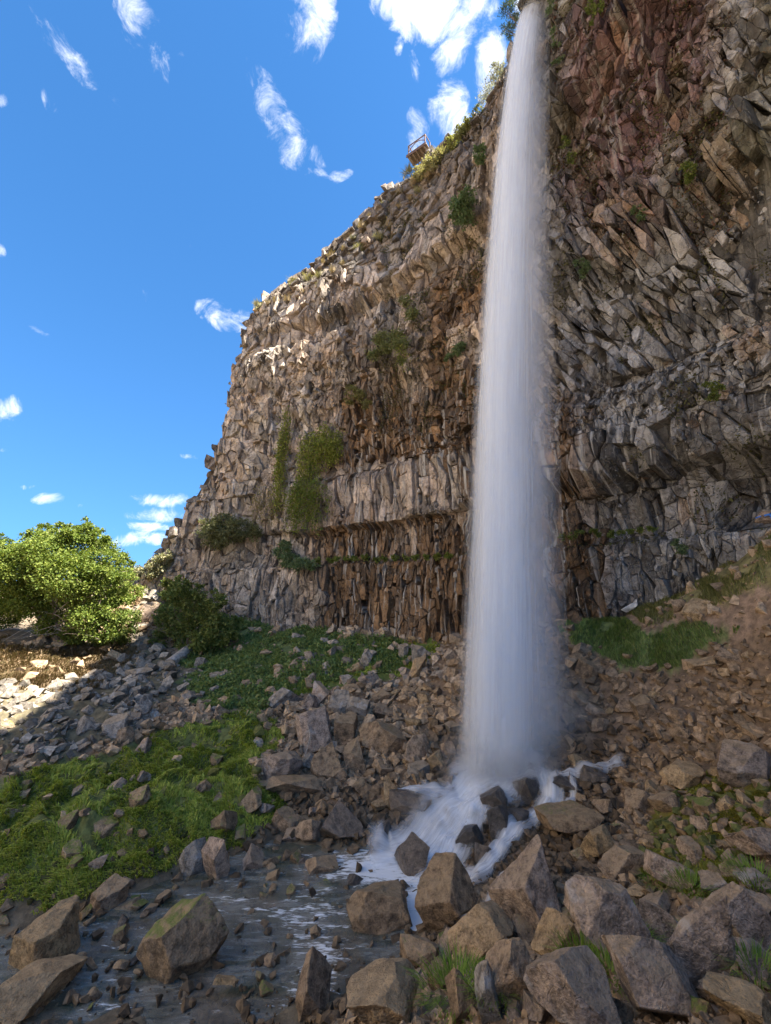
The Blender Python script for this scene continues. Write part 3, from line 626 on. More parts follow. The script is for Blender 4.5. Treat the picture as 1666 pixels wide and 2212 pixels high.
#SECTION_WATER
# ------------------------------------------------------------------ rock shapes
def rock_bm(seed, dims=(1, 1, 1), cuts=9, bev=.05, detail=1, rough=.03, box=.5):
    """angular broken boulder: a block split by random planes, edges worn, faces roughened; unit size before dims"""
    r = random.Random(seed); bm = bmesh.new(); bmesh.ops.create_cube(bm, size=1.0)
    bmesh.ops.transform(bm, verts=bm.verts[:], matrix=(Matrix.Rotation(r.uniform(0, 6.28), 4, 'Z') @ Matrix.Rotation(r.uniform(-.7, .7), 4, 'X') @ Matrix.Rotation(r.uniform(-.7, .7), 4, 'Y') @ Matrix.Diagonal((1, r.uniform(.6, 1), r.uniform(.5, .95), 1))))
    for k in range(cuts):
        n = Vector((r.gauss(0, 1), r.gauss(0, 1), r.gauss(0, 1))).normalized()
        sup = max(v.co.dot(n) for v in bm.verts); h = sup * r.uniform(.52, .90)
        res = bmesh.ops.bisect_plane(bm, geom=bm.verts[:] + bm.edges[:] + bm.faces[:], plane_co=n * h, plane_no=n, clear_outer=True)
        ed = [e for e in res['geom_cut'] if isinstance(e, bmesh.types.BMEdge)]
        if len(ed) >= 3:
            try: bmesh.ops.contextual_create(bm, geom=ed)
            except Exception: pass
    bmesh.ops.dissolve_degenerate(bm, dist=.02, edges=bm.edges[:])
    if bev: bmesh.ops.bevel(bm, geom=bm.edges[:], offset=bev, segments=1, profile=.5, affect='EDGES', clamp_overlap=True)
    bmesh.ops.triangulate(bm, faces=bm.faces[:])
    for k in range(detail):
        lim = .42 * .6 ** k
        ed = [e for e in bm.edges if e.calc_length() > lim]
        if ed: bmesh.ops.subdivide_edges(bm, edges=ed, cuts=1 + (k == 0)); bmesh.ops.triangulate(bm, faces=bm.faces[:])
    bmesh.ops.recalc_face_normals(bm, faces=bm.faces[:]); bm.normal_update()
    o = Vector((seed * 1.37 % 50, seed * 2.11 % 50, seed * .77 % 50))
    if detail:
        for v in bm.verts:
            d = mnoise.fractal((v.co + o) * 3.0, 1.0, 2.0, 4) * rough + (mnoise.noise((v.co + o) * 11.0)) * rough * .5
            v.co += v.normal * d
    xs = [v.co for v in bm.verts]; lo = Vector(min(c[i] for c in xs) for i in range(3)); hi = Vector(max(c[i] for c in xs) for i in range(3))
    for v in bm.verts: v.co = Vector(((v.co[i] - (lo[i] + hi[i]) / 2) / (hi[i] - lo[i]) * dims[i] for i in range(3)))
    return bm
def rock_mesh(name, mat, **kw):
    bm = rock_bm(**kw); me = bpy.data.meshes.new(name); bm.to_mesh(me); bm.free(); me.materials.append(mat); return me
MATS = dict(b=M_BROWN, t=M_TAN, g=M_GREY, p=M_PURPLE, m=M_MOSSY, w=M_WET)
placed = []
def boulder(cx, by, w, h, mat, label, tilt=0, seed=None, flat=None, name='boulder', cuts=9, z=None, rz=None, group=None, cat='boulder'):
    seed = seed or int(cx * 13 + by * 7)
    P = ground_hit(cx, by - .10 * h)
    if P is None: return None
    if z is not None: r = ray(cx, by - .1 * h); P = r * (z / r.z)
    D = P.y * math.cos(PITCH) + P.z * math.sin(PITCH); Wm = w * D / FPX; a = math.atan2(-P.z, math.hypot(P.x, P.y))
    Dp = Wm * .8; H = max((h * D / FPX - .55 * Dp * math.sin(a)) / max(math.cos(a), .4), .38 * Wm)
    r = random.Random(seed)
    me = rock_mesh(name, MATS[mat], seed=seed, dims=(Wm * 1.04, Dp, H * 1.15), cuts=cuts, bev=.012, detail=4 if w > 100 else (3 if w > 60 else 2), rough=.028)
    o = link(name, me, loc=P + Vector((0, Dp * .30, H * .34)))
    o.rotation_euler = (rad(r.uniform(-8, 8)), rad(tilt), rad(rz if rz is not None else r.uniform(-25, 25)) + math.atan2(-P.x, P.y))
    placed.append((cx, by - h / 2, max(w, h) / 2)); tag(o, label, cat, group); return o
HERO = [
 (370, 2140, 175, 170, 'm', 'largest boulder in the stream, flat mossy top and dark right side', 0),
 (68, 2150, 140, 150, 't', 'big pale tan boulder standing in the stream at the left edge', 12),
 (40, 2210, 190, 90, 't', 'low pale slab at the bottom left corner of the stream', 0),
 (452, 1945, 66, 118, 'p', 'tall dark grey leaning slab at the mossy stream edge', 8), (412, 1920, 60, 90, 'g', 'grey blocky rock behind the tall leaning slab', 0),
 (535, 1912, 64, 66, 'p', 'striped grey rock leaning in shallow water right of the tall slab', -30), (575, 1905, 44, 46, 'b', 'low brown rock right of the leaning striped rock', 0),
 (222, 1985, 70, 74, 'b', 'pointed brown rock where the moss meets the stream', 15), (252, 2000, 82, 50, 'b', 'low rough brown rock in front of the pointed one by the moss', 0),
 (358, 1955, 36, 26, 't', 'small tan stone in the water behind the mossy boulder', 0), (480, 2180, 70, 66, 't', 'pale tan slab breaking the water near the bottom edge', -28), (425, 2205, 60, 32, 't', 'small tan stone left of the pale slab at the bottom', 0),
 (690, 1908, 80, 56, 'b', 'brown mossy rock at the far stream edge left of the foam', 0), (770, 1948, 66, 58, 'w', 'dark wet wedge shaped rock at the edge of the foam', 10), (691, 1947, 44, 36, 'm', 'small dark mossy stone left of the wet wedge', 0),
 (820, 2050, 145, 120, 'b', 'big rough brown boulder in the stream with a black right side', 0), (680, 2195, 92, 108, 'b', 'square brown boulder in the white water near the bottom', 5),
 (545, 2080, 32, 30, 'm', 'small mossy stone right of the big flat topped boulder', 0), (590, 2095, 26, 26, 'm', 'tiny dark stone among the riffles', 0),
 (977, 2018, 122, 130, 'b', 'rough lumpy brown block beside the foot of the cascade', 0), (888, 1918, 84, 98, 'w', 'rounded wet dark boulder standing in the cascade foam', 0),
 (1155, 2032, 145, 180, 'p', 'tallest foreground boulder, smooth grey brown faces and black right side', 6), (1216, 2085, 92, 84, 't', 'tilted ochre slab in front of the tallest foreground boulder', -38),
 (1340, 2105, 150, 165, 'p', 'large boulder with mauve grey front face and tan top', -10), (1442, 2062, 84, 90, 'p', 'mauve brown boulder right of the large mauve faced one', 25),
 (1262, 2225, 175, 130, 'p', 'broad grey brown slab at the bottom edge below the ochre slab', 20), (1450, 2225, 190, 150, 'p', 'broadest slab at the bottom edge, grey brown with a white scar', 22),
 (1545, 2160, 90, 190, 'p', 'long narrow slab leaning down to the right near the bottom', 38), (1625, 2075, 110, 130, 'p', 'upright mauve slab near the right edge', 20), (1625, 2215, 110, 70, 't', 'flat tan stone in the bottom right corner', 5),
 (1655, 1862, 110, 80, 'p', 'purple grey boulder cut by the right edge above yellow moss', 15), (1650, 1935, 90, 50, 'g', 'grey slab under the purple boulder at the right edge', -20),
 (1635, 1705, 100, 95, 'p', 'big smooth brown boulder at the right edge above the moss', 0), (1490, 1703, 86, 54, 't', 'flat topped tan boulder on the upper right rubble', -6), (1448, 1760, 62, 50, 'b', 'rounded brown boulder below the flat topped tan one', 0),
 (1245, 1822, 142, 62, 'b', 'long flat brown ledge stone right of the small waterfalls', -8), (1300, 1862, 70, 66, 't', 'tan wedge below the long flat ledge stone', -20), (1390, 1770, 60, 60, 'b', 'blocky brown stone above the long ledge stone', 0),
 (1460, 1925, 90, 70, 'p', 'grey brown slab at the upper edge of the yellow moss', 18), (1360, 1905, 100, 66, 'b', 'dark blocky rock behind the tallest foreground boulder', 0), (1560, 1945, 60, 50, 'p', 'mauve stone half sunk in yellow moss', 0),
 (1050, 2096, 118, 104, 't', 'ochre slab left below the tallest foreground boulder', -30), (830, 2225, 180, 105, 't', 'wide tan boulder at the bottom edge beside the water', 0), (905, 2110, 80, 64, 'b', 'brown boulder between the water and the ochre slab', 0),
 (1110, 2180, 90, 110, 'b', 'brown leaning block at the bottom left of the broad slab', 25), (1000, 2215, 70, 80, 'b', 'dark block at the bottom edge by bright grass', 0), (960, 2150, 60, 50, 'm', 'mossy brown stone above the bright grass', 0),
 (1060, 2215, 60, 90, 'g', 'grey upright stone at the bottom edge', 10), (1640, 2000, 70, 60, 'p', 'mauve stone above the upright slab at right', 0), (1560, 2060, 60, 70, 'p', 'tapering grey stone between two leaning slabs', 30),
 (671, 1630, 88, 100, 'p', 'largest pale brown boulder on the left talus, pointed top', 5), (828, 1625, 114, 70, 'b', 'wide dark slab with sunk right side on the left talus', 4), (746, 1607, 50, 62, 'b', 'pentagonal brown block between the two largest talus boulders', 0),
 (600, 1688, 98, 66, 'p', 'wide broken brown boulder at the edge of the moss', -6), (706, 1690, 68, 78, 'b', 'dark fronted boulder right of the wide broken one', 12), (766, 1675, 56, 72, 'b', 'rounded brown boulder with a dark lower half', 0),
 (632, 1742, 124, 58, 'b', 'long low dark boulder under the wide broken one', 4), (612, 1535, 76, 52, 'g', 'pale grey boulder at the top left of the talus', 0), (728, 1556, 46, 62, 'g', 'white streaked block at the top of the talus', 5),
 (774, 1558, 54, 54, 'g', 'white faced boulder right of the white streaked block', -10), (826, 1558, 50, 38, 'b', 'brown block right of the white faced boulder', 10), (820, 1524, 56, 30, 'b', 'dark flat stone tilted on top of the talus', -25),
 (900, 1655, 64, 66, 'b', 'tall brown boulder near the left side of the falling water', -15), (943, 1670, 38, 46, 't', 'pale tan stone closest to the left side of the falling water', 0), (905, 1685, 50, 38, 'g', 'grey rounded boulder below the tall one near the fall', 0),
 (665, 1826, 58, 54, 'b', 'triangular brown boulder at the far stream edge', 10), (740, 1822, 94, 74, 'w', 'broad wet dark boulder at the far stream edge', 0), (615, 1800, 70, 50, 'b', 'brown boulder left of the triangular one', 0),
 (850, 1760, 50, 76, 't', 'tall tan boulder just above the mist on the left', 0), (830, 1830, 36, 50, 'w', 'narrow grey stone standing in the mist by the pool', 0), (900, 1770, 110, 50, 'w', 'long wet dark rock behind the cascade', 0),
 (906, 1433, 34, 40, 'g', 'squarish pale block high on the slope left of the fall', 0), (872, 1428, 22, 36, 'g', 'slim pale upright stone beside the squarish block', 0), (790, 1448, 30, 48, 'g', 'pale slab leaning on the grass below the path', 10), (905, 1470, 60, 46, 't', 'tan tilted slab under the squarish pale block', -35),
 (303, 1550, 40, 46, 'g', 'grey cracked boulder on the pale scree', 10), (318, 1560, 44, 28, 'g', 'white topped grey stone beside the cracked boulder', 0), (240, 1600, 62, 50, 'g', 'tilted grey slab on the mossy left slope', -35), (265, 1610, 34, 40, 'b', 'dark stone below the tilted grey slab', 0),
 (248, 1520, 40, 26, 'g', 'flat pale stone on the scree', 0), (180, 1588, 40, 42, 'g', 'rounded grey stone at the lower edge of the scree', 0), (292, 1468, 56, 26, 'g', 'long low pale boulder beside the path', 0), (405, 1520, 34, 26, 'g', 'pale blocky stone at the right end of the scree', 0),
 (312, 1347, 42, 46, 'p', 'dark fronted boulder filling the path gap between the bushes', 0), (327, 1277, 46, 32, 'g', 'sunlit pale block on the saddle', 10), (430, 1450, 30, 30, 'g', 'pointed grey stone in the ground ivy', 0), (466, 1470, 30, 20, 'g', 'small pale stone in the ground ivy', 0),
 (1260, 1428, 44, 40, 'b', 'brown boulder just right of the fall below the grass bank', 0), (1283, 1474, 58, 48, 'b', 'blocky brown boulder under the one beside the fall', 10), (1400, 1566, 54, 62, 'b', 'tall flat faced boulder on the right rubble slope', 0), (1360, 1545, 50, 36, 'b', 'mossy brown boulder left of the flat faced one', 0),
 (1518, 1336, 58, 42, 't', 'orange brown boulder lying on the path', -15), (1474, 1322, 30, 28, 'b', 'reddish cube shaped stone by the path', 0), (1530, 1450, 60, 30, 't', 'long tan stone at the top of the right rubble', -10), (1590, 1440, 56, 40, 'b', 'brown boulder under the dirt path at right', 0),
 (1160, 1700, 46, 44, 'w', 'dark wet boulder on top of the cascade', 20), (1140, 1745, 56, 66, 'w', 'tall wet boulder under the top one in the cascade', 0), (1075, 1770, 70, 66, 'w', 'large wet boulder left in the cascade pile', 0), (1080, 1820, 50, 70, 'w', 'smooth wet boulder in the middle of the cascade', 0),
 (1020, 1850, 60, 60, 'w', 'low wet boulder at the cascade foot', 0), (1120, 1800, 60, 50, 'w', 'wet stone between two thin streams', 0), (1050, 1880, 46, 50, 'w', 'brownish wet stone above the tall boulder', 10), (1230, 1720, 70, 40, 'w', 'wet ledge stone under the right trickle', 0), (1290, 1700, 60, 40, 'w', 'dark wet stone at the far right trickle', 0),
]
for it in HERO:
    k = 1.12 if it[0] > 880 and it[1] > 1960 else 1.0
    boulder(it[0], it[1] + (k - 1) * it[3] * .4, it[2] * k, it[3] * k, *it[4:6], tilt=it[6])
# ---- more single boulders, sized so that each can be picked out, in groups that nothing tells apart
LIB = {k: [rock_mesh('stone', MATS[k], seed=100 + i * 7 + ord(k), dims=(1, .85 + .1 * (i % 3), .62 + .1 * (i % 4)), cuts=8 + i % 4, bev=.014, detail=2, rough=.028) for i in range(6)] for k in 'btgpmw'}
zone_list = [  # polygon, mats, label, group, weight, size range px
 ([(560, 1480), (700, 1450), (990, 1400), (1000, 1680), (860, 1740), (760, 1800), (600, 1830), (540, 1700)], 'bbtpbg', 'angular brown stone in the talus left of the fall', 'talus stones left of the fall', 60, (22, 46)),
 ([(0, 1560), (420, 1530), (560, 1560), (560, 1820), (400, 1900), (0, 2000)], 'mmbmp', 'dark stone half buried in the mossy bank', 'stones in the mossy bank', 34, (22, 56)),
 ([(0, 1480), (200, 1450), (330, 1400), (440, 1430), (560, 1490), (420, 1560), (0, 1630)], 'gggg', 'pale grey stone on the scree left of the moss', 'pale scree stones', 40, (16, 36)),
 ([(640, 1370), (960, 1350), (990, 1460), (700, 1500), (600, 1470)], 'ggtg', 'pale stone on the grass slope below the path', 'pale stones below the path', 26, (13, 26)),
 ([(1230, 1420), (1666, 1400), (1666, 1640), (1380, 1720), (1220, 1650)], 'bbtb', 'brown stone in the rubble slope right of the fall', 'rubble stones right of the fall', 44, (20, 44)),
 ([(1200, 1760), (1400, 1640), (1666, 1650), (1666, 1900), (1400, 1960), (1240, 1900)], 'bbtpm', 'brown stone on the right hand rubble above the big slabs', 'stones above the big slabs', 40, (26, 56)),
 ([(880, 2050), (1240, 1960), (1666, 1960), (1666, 2212), (820, 2212)], 'pptbmp', 'angular stone wedged between the foreground slabs', 'stones between foreground slabs', 70, (34, 90)),
 ([(120, 2010), (560, 1860), (760, 1860), (760, 2060), (620, 2200), (160, 2200)], 'bmwb', 'small wet stone showing above the stream', 'stones in the stream', 36, (14, 40)),
]
prng = random.Random(21); single = 0; seen_labels = {}
HN = [(h[0], h[1] - h[3] / 2, h[5].split(',')[0]) for h in HERO]; TONE = dict(b='brown', t='tan', g='pale grey', p='mauve brown', m='mossy', w='wet dark')
def stone_label(px, py, w, s0, s1, tone, fallback):
    sz = 'small' if w < s0 + .25 * (s1 - s0) else ('large' if w > s0 + .6 * (s1 - s0) else 'medium')
    for hx, hy, nm in sorted(HN, key=lambda h: (h[0] - px) ** 2 + (h[1] - py) ** 2)[:12]:
        dx, dy = px - hx, py - hy; d = ('right of' if dx > 0 else 'left of') if abs(dx) > abs(dy) else ('in front of' if dy > 0 else 'behind')
        lab = ' '.join((sz + ' ' + TONE[tone] + ' stone ' + d + ' the ' + nm).split()[:16])
        if lab not in seen_labels: seen_labels[lab] = 1; return lab
    return fallback
for (poly, mats, label, grp, cnt, (s0, s1)) in zone_list:
    xs = [p[0] for p in poly]; ys = [p[1] for p in poly]; k = 0; tries = 0
    while k < cnt and tries < 3000:
        tries += 1; px = prng.uniform(max(min(xs), 4), min(max(xs), 1662)); py = prng.uniform(min(ys), min(max(ys), 2205))
        if not in_poly(np.array([px]), np.array([py]), poly)[0]: continue
        w = s0 + (s1 - s0) * prng.random() ** 1.8
        if any((px - q[0]) ** 2 + (py - q[1]) ** 2 < (.62 * (q[2] + w / 2)) ** 2 for q in placed): continue
        P = ground_hit(px, py)
        if P is None or P.z < -8.3 - .3: continue
        D = P.y * math.cos(PITCH) + P.z * math.sin(PITCH); s = w * D / FPX
        tone = mats[prng.randrange(len(mats))]; me = LIB[tone][prng.randrange(6)]
        if 'stream' in grp: P.z = max(P.z, -8.16)
        o = link('stone', me, loc=P + Vector((0, 0, s * prng.uniform(.05, .22)))); sx = s * prng.uniform(.9, 1.15)
        o.scale = (sx, s, s * prng.uniform(.75, 1.15)); o.rotation_euler = (rad(prng.uniform(-35, 35)), rad(prng.uniform(-35, 35)), prng.uniform(0, 6.28))
        tag(o, stone_label(px, py, w, s0, s1, tone, label), 'stone', grp); placed.append((px, py, w / 2)); k += 1; single += 1
# ---- the countless smaller rubble: one object
LOW = [low_rock_np(900 + i) for i in range(10)]
def rot_mats(n):
    q = RNG.normal(size=(n, 4)); q /= np.linalg.norm(q, axis=1, keepdims=True); w, x, y, z = q.T
    return np.stack([np.stack([1 - 2 * (y * y + z * z), 2 * (x * y - z * w), 2 * (x * z + y * w)], -1), np.stack([2 * (x * y + z * w), 1 - 2 * (x * x + z * z), 2 * (y * z - x * w)], -1), np.stack([2 * (x * z - y * w), 2 * (y * z + x * w), 1 - 2 * (x * x + y * y)], -1)], 1)
n = 230000; X = RNG.uniform(-26, 19, n); Y = RNG.uniform(2.5, 44, n); D = np.maximum(Y, 5); keep = RNG.random(n) < (13 / D) ** 2 * .8
X = X[keep]; Y = Y[keep]; Z = ground(X, Y); Zm, zpx, zpy, vis = zone_masks(X, Y, Z); D = Y * math.cos(PITCH) + Z * math.sin(PITCH)
pr = np.full(len(X), .85)
for k, v in (('moss', .05), ('leafy', .05), ('moss2', .18), ('dry', .06), ('pale', .30), ('gravelpath', .3), ('greenr', .01), ('ymoss', .4), ('bankr', .16), ('path', .22)): pr[Zm[k]] = v
pr *= np.where((Z < -8.05), .22, 1.0) * np.where((zpx > -200) & (zpx < 1900) & (zpy < 2400), 1, .4)
clear = (zpx > 1295) & (zpx < 1400) & (zpy > 1300) & (zpy < 1352); pr[clear] = 0
keep = RNG.random(len(X)) < pr; X = X[keep]; Y = Y[keep]; Z = Z[keep]; D = np.maximum(D[keep], 3); zx = zpx[keep]; zy = zpy[keep]; pale = Zm['pale'][keep] | Zm['gravelpath'][keep]; mossy = Zm['moss'][keep] | Zm['ymoss'][keep]
sz = (6 + 34 * RNG.random(len(X)) ** 3.2) * D / FPX; wetz = sstep(-Z, 7.2, 7.7) * (zx < 1000) + ((zx > 930) & (zx < 1340) & (zy > 1560) & (zy < 1900)) * .9
base = np.where(pale[:, None], np.array([.26, .23, .19]), np.array([.37, .265, .165])) * (.5 + .85 * RNG.random((len(X), 1)))
up = ((zx > 640) & (zx < 1000) & (zy < 1480)); base[up] = np.array([.37, .29, .21]) * (.6 + .7 * RNG.random((up.sum(), 1)))
rs_ = (zx > 1000) & (zy > 1330); base[rs_] *= np.array([.74, .72, .70]); mk = mossy & (RNG.random(len(X)) < .5); base[mk] = np.array([.12, .125, .035]); wz = np.clip(wetz, 0, 1)[:, None]; base = base * (1 - wz * .62)
inw = (Z < -8.05) & (RNG.random(len(X)) < .4); Z = np.where(inw, -8.17, Z)
R3 = rot_mats(len(X)); which = RNG.integers(0, len(LOW), len(X)); Vs = []; Fs = []; Cs = []; o_ = 0
sc3 = sz[:, None] * np.stack([RNG.uniform(.8, 1.3, len(X)), RNG.uniform(.7, 1.1, len(X)), RNG.uniform(.5, .9, len(X))], 1)
for k in range(len(LOW)):
    sel = np.where(which == k)[0]; V, F = LOW[k]; fl = max(len(f) for f in F.tolist()) if F.dtype == object else F.shape[1]
    P = np.einsum('nij,vj->nvi', R3[sel], V) * 1.0; P = np.einsum('nvi->nvi', P) * sz[sel][:, None, None]; P[..., 2] *= .85
    P += np.stack([X[sel], Y[sel], Z[sel] + sz[sel] * .12], 1)[:, None]
    Vs.append(P.reshape(-1, 3)); Fs.append((F[None] + (np.arange(len(sel)) * len(V))[:, None, None] + o_).reshape(-1, 3)); o_ += len(sel) * len(V); Cs.append(np.repeat(base[sel], len(V), 0))
Vs = np.vstack(Vs); Fs = np.vstack(Fs); Cs = np.vstack(Cs)
rub = link('rubble', mesh_np('rubble', Vs, Fs, M_STUFF, np.hstack([Cs, np.ones((len(Cs), 1))])))
tag(rub, 'loose brown and grey rubble covering the slopes', 'rubble', kind='stuff')
print('rubble', len(X), 'singles', single, len(HERO))
# ------------------------------------------------------------------ vegetation
def pts_arr(L): return np.array([p[:] for p in L], float)
def leaves_np(P, up, size, tint, aspect=.55, droop=.3):
    """one folded rhombic leaf per point; returns V,F,C"""
    n = len(P); d = unit(RNG.normal(size=(n, 3)) + up * .9); d[:, 2] -= droop; d = unit(d)
    side = unit(np.cross(d, unit(RNG.normal(size=(n, 3)) * .6 + np.array([0, 0, 1.0])))); nor = np.cross(side, d); L = size[:, None]
    V = np.stack([P, P + d * L * .5 + side * L * aspect * .5 + nor * L * .08, P + d * L, P + d * L * .5 - side * L * aspect * .5 + nor * L * .08], 1).reshape(-1, 3)
    b = (np.arange(n) * 4)[:, None]; F = np.stack([b + [0, 1, 2], b + [0, 2, 3]], 1).reshape(-1, 3)
    return V, F, np.repeat(np.hstack([tint, np.ones((n, 1))]), 4, 0)
def mixcol(n, pal, var=.25):
    pal = np.array(pal, float); k = RNG.random(n)[:, None] * (len(pal) - 1); i = np.minimum(k.astype(int), len(pal) - 2)[:, 0]; f = k - i[:, None]
    return (pal[i] * (1 - f) + pal[i + 1] * f) * (1 - var + 2 * var * RNG.random((n, 1)))
def tubes(items, sides=5):
    Vs = []; Fs = []; o = 0
    for (P, r0, r1) in items:
        P = np.asarray(P, float); k = len(P); T = unit(np.gradient(P, axis=0)); a = unit(np.cross(T, np.array([.31, .9, .2]))); b = np.cross(T, a)
        rr = np.linspace(r0, r1, k)[:, None, None]; th = np.linspace(0, 2 * np.pi, sides, endpoint=False)
        V = P[:, None] + rr * (np.cos(th)[None, :, None] * a[:, None] + np.sin(th)[None, :, None] * b[:, None]); Vs.append(V.reshape(-1, 3))
        for i in range(k - 1):
            for j in range(sides):
                A = o + i * sides + j; B = o + i * sides + (j + 1) % sides; Fs += [(A, B, B + sides), (A, B + sides, A + sides)]
        o += k * sides
    return np.vstack(Vs), np.array(Fs)
def limb(a, b, sag=.15, k=7, seed=0):
    r = np.random.default_rng(seed); t = np.linspace(0, 1, k)[:, None]; a = np.asarray(a, float); b = np.asarray(b, float); L = np.linalg.norm(b - a)
    j = np.cumsum(r.normal(size=(k, 3)), 0) * L * .03; j -= j[:1]; j = j * (1 - .0 * t)
    return a + (b - a) * t + j * np.sin(t * np.pi * .9) + np.array([0, 0, sag * L]) * np.sin(t * np.pi) * .5
def plant(name, label, cat, base, lumps, n, leaf, pal, group=None, shrink=1.0, per=30, stem=.05, clump=.22, trans=None, extra=None, stems=True, up=.35, twig=True, ratio=.55):
    """lumps: (centre, radius) in metres; foliage in loose clumps inside every lump, limbs run from the base to them"""
    base = np.array(base[:], float); root = thing(name, label, cat, base, group)
    vol = np.array([l[1] ** 2 for l in lumps]); cnt = np.maximum((n * vol / vol.sum()).astype(int), 8); P = []; O = []
    for (c, r), m in zip(lumps, cnt):
        c = np.array(c[:], float); r = r * shrink; q = max(int(m / per), 3); d = unit(RNG.normal(size=(q, 3))); cc = c + d * r * (.35 + .75 * RNG.random((q, 1)) ** .6) * np.array([1.05, 1.0, .82])
        w = RNG.integers(0, q, m); pp = cc[w] + RNG.normal(size=(m, 3)) * np.array([1, 1, .55]) * clump * min(r, 1.6) ; P.append(pp); O.append(unit(pp - c + 1e-6))
    P = np.vstack(P); O = np.vstack(O); up_ = O * .7 + np.array([0, 0, up])
    size = leaf * RNG.uniform(.6, 1.25, len(P)); tint = mixcol(len(P), pal)
    V, F, C = leaves_np(P - base, up_, size, tint, ratio); link('foliage', mesh_np('foliage', V, F, M_LEAF, C), root)
    if stems:
        it = []
        for i, (c, r) in enumerate(lumps):
            c = np.array(c[:], float) - base; st = np.array([RNG.normal() * stem * 2, RNG.normal() * stem * 2, -.15]); it.append((limb(st, c, .12, 8, i), stem * RNG.uniform(.6, 1.1), stem * .2))
            if twig:
                for k in range(4): e = c + unit(RNG.normal(size=3)) * r * .85; it.append((limb(c - (c - st) * .3, e, .05, 5, i * 9 + k), stem * .35, stem * .1))
        V, F = tubes(it); link('stem', mesh_np('stem', V, F, M_BARK), root)
    return root, P
def lumps_px(L, t, jit, seed):
    r = random.Random(seed); out = []
    for (x, y, rp) in L: tt = t + r.uniform(-jit, jit); out.append((at(x, y, tt), rp * tt / FPX))
    return out
G_TREE = [(.075, .12, .022), (.13, .178, .033), (.21, .24, .05)]; G_DARK = [(.08, .12, .03), (.13, .17, .04), (.21, .22, .06)]; G_IVY = [(.10, .15, .03), (.16, .20, .04), (.24, .23, .06)]
G_SAGE = [(.20, .21, .13), (.29, .28, .17), (.38, .34, .2)]; G_DRY = [(.26, .185, .09), (.34, .26, .14), (.2, .14, .065)]; G_BLUE = [(.09, .15, .07), (.13, .19, .09), (.17, .2, .1)]
# the big tree by the left edge: trunk, limbs, crown
def big_tree():
    T = 33.0; base = ground_hit(150, 1392); base = at(150, 1392, T) if base is None else base; T = base.y * math.cos(PITCH) + base.z * math.sin(PITCH)
    L = [(40, 1235, 62), (110, 1195, 55), (170, 1178, 48), (212, 1215, 44), (150, 1245, 70), (60, 1290, 58), (0, 1285, 60), (130, 1300, 58), (200, 1290, 50), (-45, 1240, 60), (85, 1165, 30), (188, 1152, 24), (32, 1198, 34), (185, 1335, 42), (238, 1325, 34), (15, 1325, 36), (-65, 1310, 60), (228, 1185, 26), (128, 1150, 22), (262, 1255, 26), (256, 1290, 30), (-20, 1200, 40), (60, 1200, 36), (240, 1222, 24), (205, 1165, 18), (150, 1160, 20), (90, 1250, 50), (225, 1255, 36), (110, 1345, 34), (225, 1365, 30), (160, 1372, 26), (60, 1152, 14), (100, 1142, 14), (136, 1134, 12), (186, 1130, 14), (232, 1166, 14), (256, 1200, 14), (18, 1176, 16), (276, 1238, 14), (-10, 1165, 18), (215, 1145, 10), (160, 1140, 10)]
    root, _ = plant('broadleaf_tree', 'big sunlit light green broadleaf tree at the left edge', 'tree', base, lumps_px(L, T, 2.0, 4), 110000, .19, G_TREE, stems=False, clump=.20, ratio=.6, shrink=.84, per=40, up=.5)
    root.children[0].name = 'crown'
    b = np.array(base[:]); tr = []; lim = []
    for i in range(5): e = np.array(at(60 + 45 * i, 1290 - 22 * (i % 3), T)[:]) - b; tr.append((limb((i * .22 - .4, .1 * i, -.3), e, .1, 9, 40 + i), .17, .06))
    for i, (x, y, r) in enumerate(L): e = np.array(at(x, y, T)[:]) - b; s = tr[i % 5][0][4 + i % 4]; lim.append((limb(s, e, .05, 6, 70 + i), .06, .015))
    for i in range(16): s = tr[i % 5][0][2 + i % 3]; e = np.array(at(-10 + 15 * i, 1350 + (i * 37 % 40), T - 2.2)[:]) - b; lim.append((limb(s, e, .1, 7, 170 + i), .035, .008))
    V, F = tubes(tr, 7); link('trunk', mesh_np('trunk', V, F, M_BARK), root); V, F = tubes(lim); link('branch', mesh_np('branch', V, F, M_DEAD), root)
big_tree()
def shrub_px(L, t, label, pal, n, leaf, base_px, name='shrub', seed=1, jit=.8, **kw):
    base = ground_hit(*base_px)
    if t is None: t = base.y * math.cos(PITCH) + base.z * math.sin(PITCH)
    else: base = at(*base_px, t)
    return plant(name, label, 'shrub', base, lumps_px(L, t, jit, seed), n, leaf, pal, **kw)
shrub_px([(380, 1285, 34), (420, 1300, 40), (452, 1335, 38), (400, 1348, 42), (358, 1330, 28), (478, 1372, 34), (440, 1385, 34), (350, 1378, 24), (470, 1300, 24), (395, 1262, 18), (500, 1345, 24), (410, 1390, 26), (385, 1250, 9), (430, 1262, 9), (465, 1280, 9), (340, 1350, 12), (505, 1375, 12)], None, 'dense dark green bush right of the path gap', [(.09, .135, .035), (.15, .19, .05), (.25, .25, .08)], 15000, .24, (410, 1408), seed=3, clump=.2, shrink=.75, per=50)
shrub_px([(262, 1352, 28), (232, 1375, 24), (285, 1330, 18), (250, 1385, 20)], None, 'olive green bush at the right foot of the big tree', G_DARK, 4200, .22, (245, 1400), seed=5)
shrub_px([(345, 1218, 20), (338, 1240, 18), (356, 1200, 12)], 42.5, 'sunlit grey green sagebrush beside the foot of the spur', G_SAGE, 2600, .26, (345, 1262), seed=6, name='sagebrush')
shrub_px([(300, 1232, 15), (284, 1245, 14), (312, 1252, 12)], 44, 'sunlit bush on the saddle beside the path', G_SAGE, 1800, .24, (298, 1268), seed=7)
